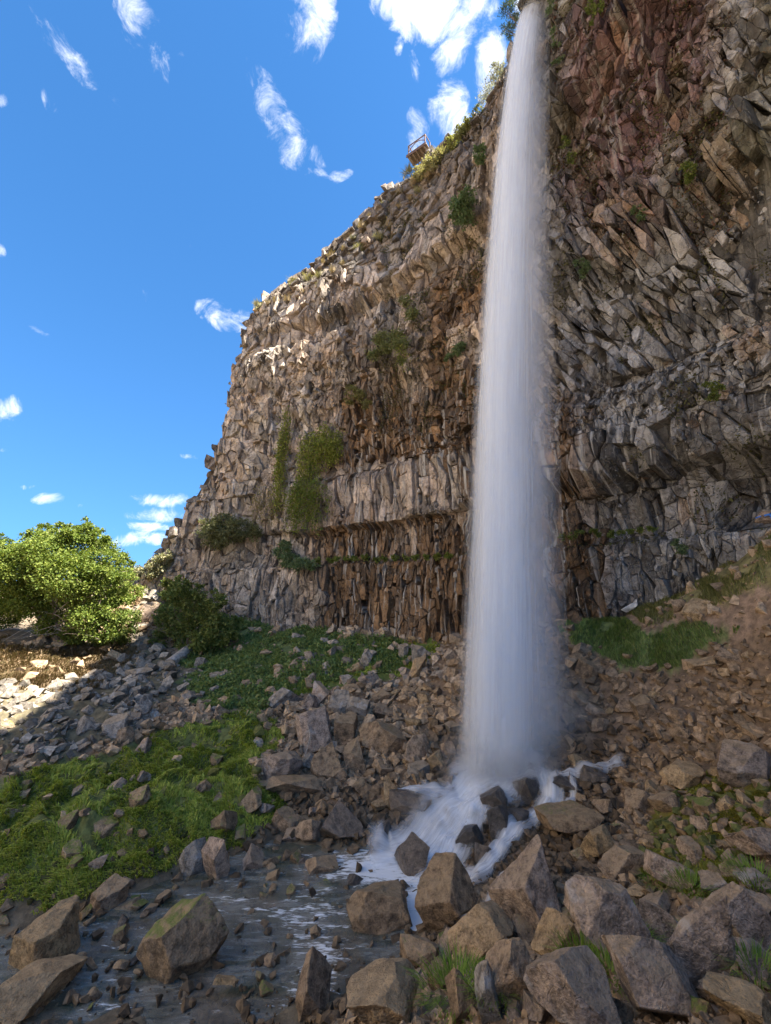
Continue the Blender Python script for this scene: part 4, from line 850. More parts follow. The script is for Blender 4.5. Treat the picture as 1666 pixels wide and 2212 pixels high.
shrub_px([(272, 1218, 13), (266, 1236, 13), (268, 1200, 8)], 42, 'young light green tree on the saddle right of the big tree', G_TREE, 1500, .24, (270, 1262), seed=8, name='sapling')
shrub_px([(296, 1280, 16), (276, 1298, 16), (285, 1270, 10)], 40, 'green bush hanging over the left side of the path', G_IVY, 1700, .22, (284, 1315), seed=9)
shrub_px([(366, 1262, 13), (372, 1284, 14)], 41, 'small green bush left of the lower cliff foot', G_IVY, 1300, .22, (370, 1300), seed=10)
def wall_plant(px, py, L, label, pal, n, leaf, name='shrub', depth=.55, cat='shrub', **kw):
    b = wall_point(px, py, depth - .2); t = b.y * math.cos(PITCH) + b.z * math.sin(PITCH); lm = []
    for (x, y, r) in L: p = wall_point(x, y, depth + RNG.uniform(0, .35)); tt = p.y * math.cos(PITCH) + p.z * math.sin(PITCH); lm.append((p, r * tt / FPX))
    return plant(name, label, cat, b, lm, n, leaf, pal, stem=.025, **kw)
wall_plant(500, 1180, [(470, 1150, 26), (500, 1140, 28), (535, 1145, 28), (555, 1155, 18), (515, 1165, 24), (480, 1170, 20), (490, 1122, 12)], 'dark grey green bush on the cliff ledge above the bushes', [(.11, .125, .06), (.16, .165, .08), (.2, .2, .1)], 6500, .24, depth=.9)
def vine(label, strings, pal, leaf=.2, depth=.55, per=5):
    """strings: (x, y top, y bottom, drift) runners that hang down the face, leaves all along them"""
    P0 = wall_point(strings[0][0], strings[0][1], depth); root = thing('hanging_vine', label, 'vine', P0); pts = []; st = []
    for (x, y0, y1, dr) in strings:
        m = max(int((y1 - y0) / 9), 2); L = []
        for k in range(m + 1):
            f = k / m; p = wall_point(x + dr * f + random.uniform(-2, 2), y0 + (y1 - y0) * f, depth + .25 * math.sin(f * 3.1) + random.uniform(0, .2)); L.append(p[:]); pts += [p[:]] * per
        st.append((np.array(L) - np.array(P0[:]), .02, .008))
    P = np.array(pts) + RNG.normal(size=(len(pts), 3)) * np.array([.17, .17, .26]); V, F, C = leaves_np(P - np.array(P0[:]), np.tile([-.2, -.5, -.1], (len(P), 1)), leaf * RNG.uniform(.6, 1.3, len(P)), mixcol(len(P), pal), .6, .5)
    link('foliage', mesh_np('foliage', V, F, M_LEAF, C), root); V, F = tubes(st, 4); link('stem', mesh_np('stem', V, F, M_BARK), root)
vr = random.Random(3); G_VINE = [(.12, .17, .03), (.22, .25, .05), (.33, .31, .09)]
vine('broad curtain of olive green vines on the cliff', [(x_, 928 + abs(x_ - 715) * .5 + vr.random() ** 2 * 40, 968 + (750 - x_) * 1.2 * vr.random() + 30 * vr.random(), vr.uniform(-14, 4)) for x_ in [vr.uniform(664, 750) for _ in range(70)]], G_VINE, .22, .7, 9)
vine('narrow green vine trailing left of the broad vines', [(vr.uniform(624, 638), vr.uniform(890, 960), vr.uniform(980, 1110), vr.uniform(-26, -10)) for _ in range(26)], G_VINE, .2, .55, 8)
vine('tangle of dark green vines under the broad curtain', [(x_, 1020 + abs(x_ - 680) * .8 + vr.random() * 40, 1085 + 75 * vr.random() ** 1.6, vr.uniform(-26, 14)) for x_ in [vr.gauss(678, 24) for _ in range(58)]], G_IVY, .2, .65, 9)
vine('thin brownish vine left below the trailing vine', [(vr.uniform(555, 605), vr.uniform(1050, 1095), vr.uniform(1090, 1140), vr.uniform(-8, 14)) for _ in range(26)], [(.24, .2, .08), (.32, .26, .12), (.16, .17, .06)], .17, .5, 6)
vine('green strands dangling in the upper middle of the cliff', [(vr.uniform(875, 900), vr.uniform(735, 755), vr.uniform(775, 805), vr.uniform(-4, 4)) for _ in range(10)], G_VINE, .15, .6, 6)
wall_plant(640, 1200, [(630, 1195, 16), (645, 1215, 18), (668, 1222, 18), (690, 1226, 12), (630, 1180, 10)], 'bright green fern clump on the ledge below the vines', G_BLUE, 3000, .22, depth=1.0, name='fern_clump')
wall_plant(1020, 470, [(1015, 455, 20), (1030, 440, 14), (1022, 480, 16), (1005, 490, 9)], 'dark green bush high on the cliff left of the fall', G_BLUE, 2800, .2, depth=.7)
wall_plant(860, 745, [(835, 740, 14), (850, 760, 12), (870, 735, 12), (880, 755, 14), (825, 775, 12), (885, 790, 8), (905, 690, 12), (890, 660, 10)], 'scattered green bushes in the upper middle of the cliff', [(.12, .15, .06), (.17, .19, .08), (.22, .2, .09)], 4200, .18, depth=.6, clump=.35)
wall_plant(775, 855, [(770, 850, 12), (790, 862, 12), (800, 880, 10), (765, 875, 9)], 'small brownish bush above the vine curtain', [(.2, .18, .08), (.16, .17, .06)], 1500, .16, depth=.6)
wall_plant(1060, 340, [(1055, 335, 9), (1052, 360, 9)], 'little green bush at the left edge of the upper fall', G_BLUE, 900, .16, depth=.5)
wall_plant(1000, 770, [(1000, 765, 12), (1012, 755, 9), (985, 780, 8)], 'small green plant on the wet cliff beside the fall', G_BLUE, 900, .16, depth=.6)
for i, (x, y) in enumerate([(720, 1214), (760, 1212), (800, 1210), (845, 1210), (890, 1208), (940, 1206), (985, 1204)]):
    wall_plant(x, y, [(x - 12, y, 6), (x + 10, y - 1, 6)], 'first second third fourth fifth sixth seventh'.split()[i] + ' tuft of green plants from the left on the long wet ledge', G_IVY, 500, .16, depth=1.05, name='ledge_plant', cat='plant', group='plants on the left ledge', stems=False)
for i, (x, y) in enumerate([(1250, 1162), (1290, 1158), (1330, 1158), (1375, 1155), (1420, 1152)]):
    wall_plant(x, y, [(x - 14, y, 6), (x + 12, y - 2, 7)], 'first second third fourth fifth'.split()[i] + ' tuft of green plants from the left on the ledge right of the fall', G_DARK, 520, .11, depth=1.0, name='ledge_plant', cat='plant', group='plants on the right ledge', stems=False)
for i, (x, y, lab) in enumerate([(1270, 590, 'small grassy tuft on the right cliff face'), (1500, 385, 'green ferns in a crack high on the right cliff'), (1395, 475, 'green ferns below a reddish rock on the right cliff'), (1300, 45, 'grey green plant hanging from the upper right cliff'), (1215, 100, 'long green moss strip hanging beside the lip of the fall'), (1560, 850, 'small fern under the right cliff overhang'), (1480, 1185, 'leafy plant at the right end of the ledge'), (1245, 340, 'dark moss cushion near the right edge of the fall')]):
    L = [(x - 8, y - 10, 9), (x + 6, y, 10), (x, y + 14, 9)] if 'strip' not in lab else [(1203, 20, 7), (1206, 50, 8), (1210, 80, 8), (1214, 110, 7), (1222, 140, 6), (1212, 160, 6)]
    wall_plant(x, y, L, lab, G_DARK if i % 2 else G_BLUE, 900, .10, depth=.45, name='cliff_plant', cat='plant')
def face_growth():
    n = 150000; U = RNG.uniform(UK[5], UK[13], n); z = RNG.uniform(-1, 41, n); k = z < wall_frame(U)[3] - .2; U = U[k]; z = z[k]; P = wallP(U, z, RNG.uniform(-.05, .38, len(U))); px, py, D = project(P); a = fbm(U * .55, z * .45, 811, 4); b = fbm(U * 1.3, z * 1.3, 821, 3)
    ur = (px > 1190) & (px < 1580) & (py < 540) & (D > 2) & (a + .25 * b > .60); lm = (px > 820) & (px < 1045) & (py > 430) & (py < 960) & (a + .2 * b > .63); lr = (px > 1180) & (px < 1666) & (py > 540) & (py < 1150) & (a + .2 * b > .70); ld = (np.abs(z - LEDGE - .1) < .25) & (px > 640) & (b > .45)
    ok = ur | lm | lr | ld; P = P[ok]; ur = ur[ok]; m = len(P); col = mixcol(m, [(.055, .05, .02), (.09, .085, .03), (.12, .12, .04)]); red = ur & (RNG.random(m) < .5); col[red] = mixcol(int(red.sum()), [(.10, .05, .04), (.15, .075, .06), (.11, .07, .035)])
    V, F, C = leaves_np(P, np.tile([-.3, -.5, .1], (m, 1)), RNG.uniform(.06, .17, m), col, .7, .4); o = link('face_moss', mesh_np('face_moss', V, F, M_LEAF, C), cliff); o['kind'] = 'stuff'; print('growth', m)
face_growth()
# ---- grass tufts and sage on the rim
def tuft_mesh(seed, n, h, pal, spread=.35, lean=.45, w=.035):
    r = np.random.default_rng(seed); a = r.uniform(0, 6.28, n); rr = spread * np.sqrt(r.random(n)) * .5; B = np.stack([rr * np.cos(a), rr * np.sin(a), np.zeros(n)], 1)
    d = np.stack([np.cos(a), np.sin(a), np.zeros(n)], 1); Lh = h * r.uniform(.5, 1.15, n)[:, None]; ln = (lean * r.uniform(.2, 1.2, n))[:, None]; s = np.stack([-np.sin(a), np.cos(a), np.zeros(n)], 1) * w
    up = np.array([0, 0, 1.0]); M = B + up * Lh * .6 + d * Lh * ln * .35; T = B + up * Lh * (1 - .3 * ln) + d * Lh * ln
    V = np.stack([B - s, B + s, M + s * .7, M - s * .7, T], 1).reshape(-1, 3); b = (np.arange(n) * 5)[:, None]; F = np.stack([b + [0, 1, 2], b + [0, 2, 3], b + [3, 2, 4]], 1).reshape(-1, 3)
    return mesh_np('tuft', V, F, M_GRASS, np.repeat(np.hstack([mixcol(n, pal), np.ones((n, 1))]), 5, 0))
TUFT_DRY = [tuft_mesh(i, 90, .8, G_DRY, .8, .6, .03) for i in range(3)]; TUFT_SAGE = [tuft_mesh(20 + i, 150, .75, [(.18, .175, .08), (.26, .24, .11), (.3, .26, .14)], 1.1, .9, .028) for i in range(3)]
def rim_spots(pts, depth=.2): return [wall_point(x, y, depth) for x, y in pts]
rimpts = [(600, 655), (620, 650), (650, 640), (690, 620), (700, 600), (720, 590), (740, 575), (760, 560), (640, 625), (665, 605), (780, 545), (800, 535), (820, 520), (790, 500), (810, 480), (835, 500), (850, 470), (870, 450), (830, 455), (720, 560), (700, 570), (745, 545), (885, 440), (900, 420), (860, 420), (580, 662), (560, 668), (890, 380), (770, 520), (905, 400), (930, 390), (955, 345)]
trng = random.Random(77); ORD = 'first second third fourth fifth sixth seventh eighth ninth tenth eleventh twelfth thirteenth fourteenth fifteenth sixteenth seventeenth eighteenth nineteenth twentieth twenty-first twenty-second twenty-third twenty-fourth'.split(); ncnt = [0, 0]; rimpts.sort(key=lambda p: -p[0])
for i, (x, y) in enumerate(rimpts):
    p = wall_point(x + trng.uniform(-6, 6), y + trng.uniform(-5, 5), .25); sg = trng.random() < .35
    o = link('sage_tuft' if sg else 'dry_grass_tuft', (TUFT_SAGE if sg else TUFT_DRY)[i % 3], loc=p); s = trng.uniform(.5, 1.0); o.scale = (s, s, s); o.rotation_euler = (trng.uniform(-.3, .3), trng.uniform(-.4, .2), trng.uniform(0, 6.28))
    ncnt[sg] += 1; tag(o, ORD[ncnt[sg] - 1] + (' yellow green sage tuft' if sg else ' dry straw coloured grass tuft') + ' down the rim slope from the lookout', 'grass tuft', 'sage tufts on the rim' if sg else 'dry tufts on the rim')
wall_plant(935, 375, [(920, 385, 12), (940, 368, 14), (955, 350, 12), (925, 365, 9)], 'pale yellow green sagebrush below the lookout railing', [(.24, .23, .11), (.32, .3, .15), (.34, .28, .16)], 2200, .2, depth=.5, name='sagebrush')
wall_plant(1010, 300, [(985, 318, 12), (1005, 300, 12), (1025, 275, 12), (1045, 250, 10), (1015, 285, 9)], 'olive bushes along the rim left of the fall', [(.18, .19, .07), (.26, .25, .1)], 2600, .17, depth=.4)
wall_plant(1075, 180, [(1060, 195, 11), (1075, 178, 12), (1088, 160, 9), (1045, 215, 9), (1068, 160, 7)], 'grey leafless looking bush on the rim beside the upper fall', [(.22, .22, .2), (.3, .29, .26)], 1700, .11, depth=.5, clump=.4)
def pine():
    t = 31.0; L = [(1095, 20, 12), (1110, 45, 12), (1130, 25, 13), (1150, 10, 13), (1100, 70, 9), (1120, 85, 8), (1135, 60, 10), (1165, -20, 14), (1140, -30, 16), (1110, -15, 14), (1085, 62, 6)]
    base = at(1165, 95, t); root, _ = plant('pine_tree', 'dark pine branches hanging over the rim behind the lip of the fall', 'tree', base, lumps_px(L, t, .5, 3), 4200, .20, [(.05, .08, .05), (.08, .11, .07), (.10, .12, .06)], stem=.06, clump=.30, ratio=.22)
pine()
# ---- ground cover nobody could count
def blades(name, label, cat, mask, n, h, w, pal, lean=.7, box=(-27, 19, 6, 44), jit=None, patch=.0, pseed=5):
    m = n * 14; X = RNG.uniform(box[0], box[1], m); Y = RNG.uniform(box[2], box[3], m); k = RNG.random(m) < np.clip((16 / np.maximum(Y, 6)) ** 1.7, 0, 1); X = X[k]; Y = Y[k]
    Z = ground(X, Y); Zm, px, py, vis = zone_masks(X, Y, Z); ok = np.zeros(len(X), bool)
    for q in mask: ok |= Zm[q]
    if patch: ok &= fbm(X * .9, Y * .9, pseed, 3) > patch
    ok &= (Z > -8.0); X = X[ok][:n]; Y = Y[ok][:n]; Z = Z[ok][:n]; m = len(X); B = np.stack([X, Y, Z - .02], 1); a = fbm(X * .4, Y * .4, 88, 2) * 12 + RNG.normal(size=m) * .8
    d = np.stack([np.cos(a), np.sin(a), np.zeros(m)], 1); s = np.stack([-d[:, 1], d[:, 0], np.zeros(m)], 1) * (w * RNG.uniform(.6, 1.3, m) * np.maximum(Y / 16, .7))[:, None]; hh = (h * RNG.uniform(.5, 1.3, m) * (.5 + fbm(X * .8, Y * .8, 61, 2)))[:, None]
    T = B + np.array([0, 0, 1]) * hh * (1 - .35 * lean) + d * hh * lean; M = B + np.array([0, 0, 1]) * hh * .6 + d * hh * lean * .35
    V = np.stack([B - s, B + s, M + s * .8, M - s * .8, T], 1).reshape(-1, 3); b = (np.arange(m) * 5)[:, None]; F = np.stack([b + [0, 1, 2], b + [0, 2, 3], b + [3, 2, 4]], 1).reshape(-1, 3)
    o = link(name, mesh_np(name, V, F, M_GRASS, np.repeat(np.hstack([mixcol(m, pal), np.ones((m, 1))]), 5, 0))); tag(o, label, cat, kind='stuff'); return m
G_MOSS = [(.18, .24, .03), (.30, .36, .05), (.40, .40, .09)]
cnts = [blades('moss_grass', 'bright green mossy grass over the left bank', 'grass', ['moss'], 90000, .20, .020, G_MOSS, .9, patch=.31, pseed=19),
        blades('slope_grass', 'green grass on the slope below the path', 'grass', ['moss2'], 16000, .22, .016, G_MOSS, .7, patch=.40, box=(-11, 7, 20, 37)),
        blades('dry_grass', 'dry brown grass in front of the big tree', 'grass', ['dry'], 16000, .30, .016, [(.12, .08, .04), (.17, .115, .06), (.10, .09, .035)], .8, box=(-32, -9, 18, 37)),
        blades('bank_grass', 'lush green grass bank right of the fall', 'grass', ['greenr'], 12000, .22, .012, [(.10, .17, .04), (.17, .24, .06), (.24, .26, .09)], .7, patch=.34, pseed=29, box=(6, 18, 14, 25)),
        blades('path_grass', 'thin olive grass on the bank at the right', 'grass', ['bankr'], 9000, .30, .014, [(.18, .18, .06), (.26, .24, .1), (.12, .15, .04)], .6, patch=.42, box=(9, 20, 12, 25)),
        blades('yellow_moss', 'yellow green moss among the right hand rubble', 'moss', ['ymoss'], 20000, .10, .022, [(.22, .20, .02), (.16, .17, .025), (.3, .26, .04)], .9, patch=.47, box=(5, 15, 7, 17))]
def ground_leaves():
    n = 46000; m = n * 10; X = RNG.uniform(-24, 6, m); Y = RNG.uniform(20, 43, m); Z = ground(X, Y); Zm, px, py, vis = zone_masks(X, Y, Z); ok = Zm['leafy'] & (fbm(X * .7, Y * .7, 15, 3) > .36); X = X[ok][:n]; Y = Y[ok][:n]; Z = Z[ok][:n]; m = len(X)
    P = np.stack([X, Y, Z + RNG.random(m) * .35 * fbm(X * .6, Y * .6, 66, 2) * 1.6], 1); V, F, C = leaves_np(P, np.tile([0, 0, .8], (m, 1)), .17 * RNG.uniform(.6, 1.3, m), mixcol(m, [(.10, .17, .06), (.17, .24, .075), (.26, .28, .09)]), .75, .1)
    tag(link('ground_ivy', mesh_np('ground_ivy', V, F, M_LEAF, C)), 'low leafy ground cover between the bush and the talus', 'ground cover', kind='stuff'); return m
cnts.append(ground_leaves()); print('cover', cnts)
TUFT_G = [tuft_mesh(40 + i, 220, .34, [(.10, .18, .02), (.17, .26, .03), (.22, .3, .05)], 0.75, .9, .006) for i in range(3)]
for i, (x, y, s, lab) in enumerate([(1400, 2060, 1.3, 'thick green grass tuft between the mauve boulders'), (1372, 2075, 1.0, 'green grass left in the gap of the mauve boulders'), (1265, 2120, 1.1, 'dark green tuft right of the ochre slab'), (1325, 2150, 1.0, 'green tuft above the broad bottom slab'), (985, 2190, 1.4, 'bright green tuft at the bottom edge left of the dark block'), (1000, 2150, 1.2, 'bright green tuft under the ochre slab at left'), (1062, 2190, .9, 'thin green tuft beside the grey upright stone'), (1540, 2090, .9, 'thin tuft between the leaning slabs'), (1075, 2040, .6, 'small tuft at the foot of the tallest boulder'), (1500, 1950, 1.2, 'lush green tuft in the yellow moss'), (1640, 1930, 1.4, 'green tuft beside the purple boulder at right'), (1420, 1940, .8, 'tuft at the edge of the yellow moss'), (1255, 2000, .7, 'small tuft right of the tallest boulder'), (1640, 2150, .9, 'tuft near the bottom right corner')]):
    P = ground_hit(x, y); o = link('grass_tuft', TUFT_G[i % 3], loc=P + Vector((0, 0, .25))); o.scale = (s * .95, s * .95, s * .42); o.rotation_euler = (0, 0, i * 1.3); tag(o, lab, 'grass tuft')
# ------------------------------------------------------------------ water
def mat_white(name='falling_water', col=(.93, .94, .95), tr=.45):
    m, t, b, out = new_mat(name); b.inputs['Base Color'].default_value = (*col, 1); b.inputs['Roughness'].default_value = .55
    pos = t.node('ShaderNodeNewGeometry').outputs['Position']; n = t.noise(t.scalevec(pos, (3, 3, .15)), 1.0, 3, .5)
    c = t.mix(n, tuple(.85 * x for x in col), tuple(min(1.04 * x, .97) for x in col)); t.l.new(c, b.inputs['Base Color'])
    tl_ = t.node('ShaderNodeBsdfTranslucent'); t.l.new(c, tl_.inputs['Color']); ms = t.node('ShaderNodeMixShader'); ms.inputs[0].default_value = tr
    t.l.new(b.outputs[0], ms.inputs[1]); t.l.new(tl_.outputs[0], ms.inputs[2]); t.l.new(ms.outputs[0], out.inputs['Surface']); return m
M_FALL = mat_white()
RING = np.array([[1, 0, 0], [-.5, .75, .25], [-.5, -.75, -.25]])
def strands(P, r):
    """P (S,K,3) water threads, r (S,K) radius -> V,F"""
    S, K, _ = P.shape; V = (P[:, :, None] + RING[None, None] * r[:, :, None, None]).reshape(-1, 3)
    s = np.arange(S)[:, None, None] * K * 3; k = np.arange(K - 1)[None, :, None] * 3; j = np.arange(3)[None, None]; A = s + k + j; B = s + k + (j + 1) % 3
    F = np.stack([np.stack([A, B, B + 3], -1), np.stack([A, B + 3, A + 3], -1)], -2).reshape(-1, 3); return V, F
LIPZ = 36.2; G = 9.8
FR = np.array([5.0, 18.6, -7.0])
fall_root = thing('waterfall', 'tall white silky waterfall dropping from the overhanging rim', 'waterfall', (5.0, 18.6, -7.0))
def fall_threads(S, lo, hi, K, seed, r0, r1, full=.3, pw=(1.2, 1.7), dy=.55, zend=-6.9):
    r = np.random.default_rng(seed); q = lo + (hi - lo) * r.beta(pw[0], pw[1], S)          # 0 = left edge (fast water), 1 = right edge
    q = q + .02 * r.normal(size=S); v = 2.03 - .74 * q; x0 = 9.2 + 1.6 * q; y0 = 18.6 + r.normal(size=S) * dy; vy = r.normal(size=S) * .16 - .05
    tend = math.sqrt(2 * (LIPZ - zend) / G); a = np.where(r.random(S) < full, 0, tend * r.random(S) ** .8 * .85); b = np.minimum(a + tend * r.uniform(.25, .7, S), tend * r.uniform(.97, 1.0, S)); a = np.minimum(a, b - .4)
    a = np.maximum(a, -.05); t = a[:, None] + (b - a)[:, None] * np.linspace(0, 1, K)[None]
    wob = np.cumsum(r.normal(size=(S, K)), 1) * .005
    X = x0[:, None] - v[:, None] * t + wob; Y = y0[:, None] + vy[:, None] * t + wob[:, ::-1]; Z = LIPZ - .5 * G * np.maximum(t, 0) ** 2
    rad_ = (r.uniform(r0, r1, S)[:, None]) * np.clip(np.minimum(np.linspace(0, 1, K), np.linspace(1, 0, K)) * 6 + .25, .25, 1)[None] * (.8 + .5 * t / tend)
    return strands(np.stack([X, Y, Z], -1), rad_)
def mat_veil():                                     # thin water: how much of it there is at a place is carried by the surface itself
    m, t, b, out = new_mat('water_veil'); uv = t.node('ShaderNodeUVMap', uv_map='uv').outputs[0]; al = attr(t, 'tint', 'Alpha')
    n1 = t.noise(t.scalevec(uv, (9, .22, 1)), 1.0, 4, .6, .1); n2 = t.noise(t.scalevec(uv, (2.5, .5, 1)), 1.0, 3, .5)
    f = t.math('MULTIPLY', al, t.math('MULTIPLY', t.ramp(n1, .25, .75, .55, 1.45), t.ramp(n2, .2, .8, .75, 1.25)), clamp=True)
    b.inputs['Base Color'].default_value = (.92, .945, .975, 1); b.inputs['Roughness'].default_value = .6; tl_ = t.node('ShaderNodeBsdfTranslucent'); tl_.inputs['Color'].default_value = (.92, .945, .975, 1)
    m1 = t.node('ShaderNodeMixShader'); m1.inputs[0].default_value = .45; t.l.new(b.outputs[0], m1.inputs[1]); t.l.new(tl_.outputs[0], m1.inputs[2])
    tp = t.node('ShaderNodeBsdfTransparent'); m2 = t.node('ShaderNodeMixShader'); t.l.new(f, m2.inputs[0]); t.l.new(tp.outputs[0], m2.inputs[1]); t.l.new(m1.outputs[0], m2.inputs[2]); t.l.new(m2.outputs[0], out.inputs['Surface']); return m
M_VEIL = mat_veil()
def fall_body(qc, qa, hw, alpha, K=46, A=36, seed=0, fade=.0):
    """a closed sheath of falling water round the drop path; alpha thins it out near the lip when fade is set"""
    tend = math.sqrt(2 * (LIPZ + 6.6) / G); t = np.linspace(.0, tend, K)[:, None]; a = np.linspace(0, 2 * np.pi, A, endpoint=False)[None]
    m = 1 + (fbm(np.cos(a) * 2 + 9 + 0 * t, np.sin(a) * 2 + t * .45, 501 + seed, 3) - .5) * .30; spread = .9 + .3 * (t / tend) ** 1.5
    q = qc + qa * np.cos(a) * m * spread; X = 9.2 + 1.6 * q - (2.03 - .74 * q) * t; Y = 18.6 + hw * np.sin(a) * m * spread; Z = LIPZ - .5 * G * t * t + 0 * a
    V = np.stack([X, Y, Z], -1).reshape(-1, 3); al = (alpha * (1 - fade * (1 - sstep(t, .2, 1.6))) * (1 - .75 * sstep(t, tend - .07, tend)) + 0 * a).ravel(); uv = np.stack([(a * .5 + 0 * t), (t * 9 + 0 * a)], -1).reshape(-1, 2)
    i = np.arange(K - 1)[:, None] * A; j = np.arange(A)[None]; n_ = (j + 1) % A; F = np.stack([i + j, i + n_, i + A + n_, i + A + j], -1).reshape(-1, 4)
    return mesh_np('water_sheath', V - FR, F, M_VEIL, np.stack([al * 0, al * 0, al * 0, al], 1), uv, smooth=True)
for k, (qc, qa, hw, al, fd) in enumerate([(.33, .17, .35, .95, 0), (.34, .21, .42, .50, 0), (.35, .25, .48, .36, 0), (.36, .29, .54, .28, 0), (.38, .33, .6, .20, 0), (.40, .37, .66, .15, .2), (.43, .41, .72, .12, .4), (.46, .45, .8, .09, .5), (.48, .47, .88, .06, .6), (.50, .49, .96, .045, .7), (.49, .52, 1.04, .03, .8)]):
    link('falling_core' if k == 0 else 'water_veil', fall_body(qc, qa, hw, al, seed=k, fade=fd), fall_root)
def spindle(P, d, L, r):
    """short streaks of water: centre P, direction d, half length L, radius r"""
    n = len(P); d = unit(d); a = unit(np.cross(d, np.array([.3, .8, .1]))); b = np.cross(d, a); V = np.stack([P + d * L[:, None], P + a * r[:, None], P + (-.5 * a + .87 * b) * r[:, None], P + (-.5 * a - .87 * b) * r[:, None], P - d * L[:, None]], 1).reshape(-1, 3)
    k = (np.arange(n) * 5)[:, None]; F = np.stack([k + [0, 1, 2], k + [0, 2, 3], k + [0, 3, 1], k + [4, 2, 1], k + [4, 3, 2], k + [4, 1, 3]], 1).reshape(-1, 3); return V, F
# cascade: threads that run over the boulders below the fall
def gp(x, y, dz=0.0): p = ground_hit(x, y); return Vector((p.x, p.y, p.z + dz))
casc = thing('cascade', 'white water spilling over dark wet boulders at the foot of the fall', 'cascade', gp(1000, 1830))
cb = np.array(casc.location[:]); bpy.context.view_layer.update(); DG = bpy.context.evaluated_depsgraph_get(); SOFT = {'waterfall', 'rubble'}
def drape(x, y, cap):
    g = float(ground(np.array([x]), np.array([y]))[0]); hit, loc, nor, ix, ob, mx = scene.ray_cast(DG, Vector((x, y, g + cap)), Vector((0, 0, -1)), distance=cap + .5)
    return max(g, loc.z) if hit and ob.name.split('.')[0] in ('boulder', 'stone', 'rubble', 'ground') else g
def sheet(name, pts, width, alpha, layers, cap=.55, seed=0):
    C = catmull(np.array([p[:2] for p in pts], float), 9); n = len(C); T = unit(np.gradient(C, axis=0)); S = np.stack([-T[:, 1], T[:, 0]], 1); A = 17; u = np.linspace(-1, 1, A); w = np.interp(np.linspace(0, 1, n), np.linspace(0, 1, len(width)), width)
    X = C[:, None, 0] + S[:, None, 0] * u[None] * w[:, None]; Y = C[:, None, 1] + S[:, None, 1] * u[None] * w[:, None]; Z = np.array([[drape(X[i, j], Y[i, j], cap) for j in range(A)] for i in range(n)])
    for it in range(2): Z[1:-1] = np.maximum(Z[1:-1] * .5, (Z[:-2] + 2 * Z[1:-1] + Z[2:]) / 4) if False else (Z[:-2] + 2 * Z[1:-1] + Z[2:]) / 4; Z[:, 1:-1] = (Z[:, :-2] + 2 * Z[:, 1:-1] + Z[:, 2:]) / 4
    d = np.concatenate([[0], np.cumsum(np.linalg.norm(np.diff(C, axis=0), axis=1))]); edge = (1 - np.abs(u[None]) ** 2) ** 1.2; endf = np.clip(np.minimum(np.arange(n) / 3.0, (n - 1 - np.arange(n)) / 4.0), 0, 1)[:, None]
    nz = fbm(u[None] * 3 + seed + 0 * d[:, None], d[:, None] * .7 + 0 * u[None], 31 + seed, 3); al0 = np.clip(alpha * edge * endf * (.45 + 1.1 * nz), 0, 1)
    for L in range(layers):
        Zl = Z + .05 + .09 * L + (fbm(u[None] * 4 + L * 5 + 0 * d[:, None], d[:, None] * 1.5 + 0 * u[None], 77 + L, 2) - .5) * .12; V = np.stack([X, Y, Zl], -1).reshape(-1, 3); al = (al0 * (1 - .22 * L)).ravel(); uv = np.stack([u[None] * w[:, None] * .6 + L, d[:, None] * 1.4 + 0 * u[None]], -1).reshape(-1, 2)
        i = np.arange(n - 1)[:, None] * A; j = np.arange(A - 1)[None]; F = np.stack([i + j, i + j + 1, i + A + j + 1, i + A + j], -1).reshape(-1, 4)
        link(name, mesh_np(name, V - cb, F, M_VEIL, np.stack([al * 0, al * 0, al * 0, al], 1), uv, smooth=True), casc)
for nm, pts, wdt, al, ly, cap in [
    ('main_stream', [gp(1090, 1680), gp(1040, 1715), gp(1000, 1755), gp(955, 1800), gp(915, 1845), gp(860, 1875), gp(790, 1885)], (1.5, 1.3, 1.1, 1.1, 1.2, 1.5, 1.6), 1.0, 3, .5),
    ('middle_stream', [gp(1030, 1740), gp(1005, 1800), gp(980, 1850), gp(950, 1895), gp(920, 1950)], (.7, .7, .7, .7, .6), .95, 3, .4),
    ('right_stream', [gp(1180, 1672), gp(1192, 1720), gp(1185, 1755), gp(1140, 1790), gp(1100, 1820), gp(1075, 1855), gp(1035, 1900), gp(985, 1915)], (.5, .45, .5, .45, .35, .35, .4, .5), .9, 3, .35),
    ('left_stream', [gp(1010, 1722), gp(940, 1725), gp(880, 1738), gp(845, 1760)], (.6, .45, .35, .3), .55, 2, .6),
    ('far_trickle', [gp(1350, 1650), gp(1300, 1668), gp(1250, 1678), gp(1200, 1690)], (.35, .35, .3, .3), .6, 2, .3),
    ('thin_trickle', [gp(1238, 1690), gp(1240, 1730), gp(1225, 1755), gp(1190, 1780)], (.14, .16, .18, .25), .75, 2, .3),
    ('lower_trickle', [gp(1110, 1880), gp(1085, 1920), gp(1068, 1960), gp(1040, 1995), gp(1000, 2020)], (.22, .25, .3, .45, .4), .7, 2, .3),
    ('impact_splash', [gp(1180, 1660), gp(1100, 1680), gp(1020, 1700), gp(980, 1720)], (1.0, 1.2, 1.2, .9), .75, 3, .8)]: sheet(nm, pts, wdt, al, ly, cap, len(nm))
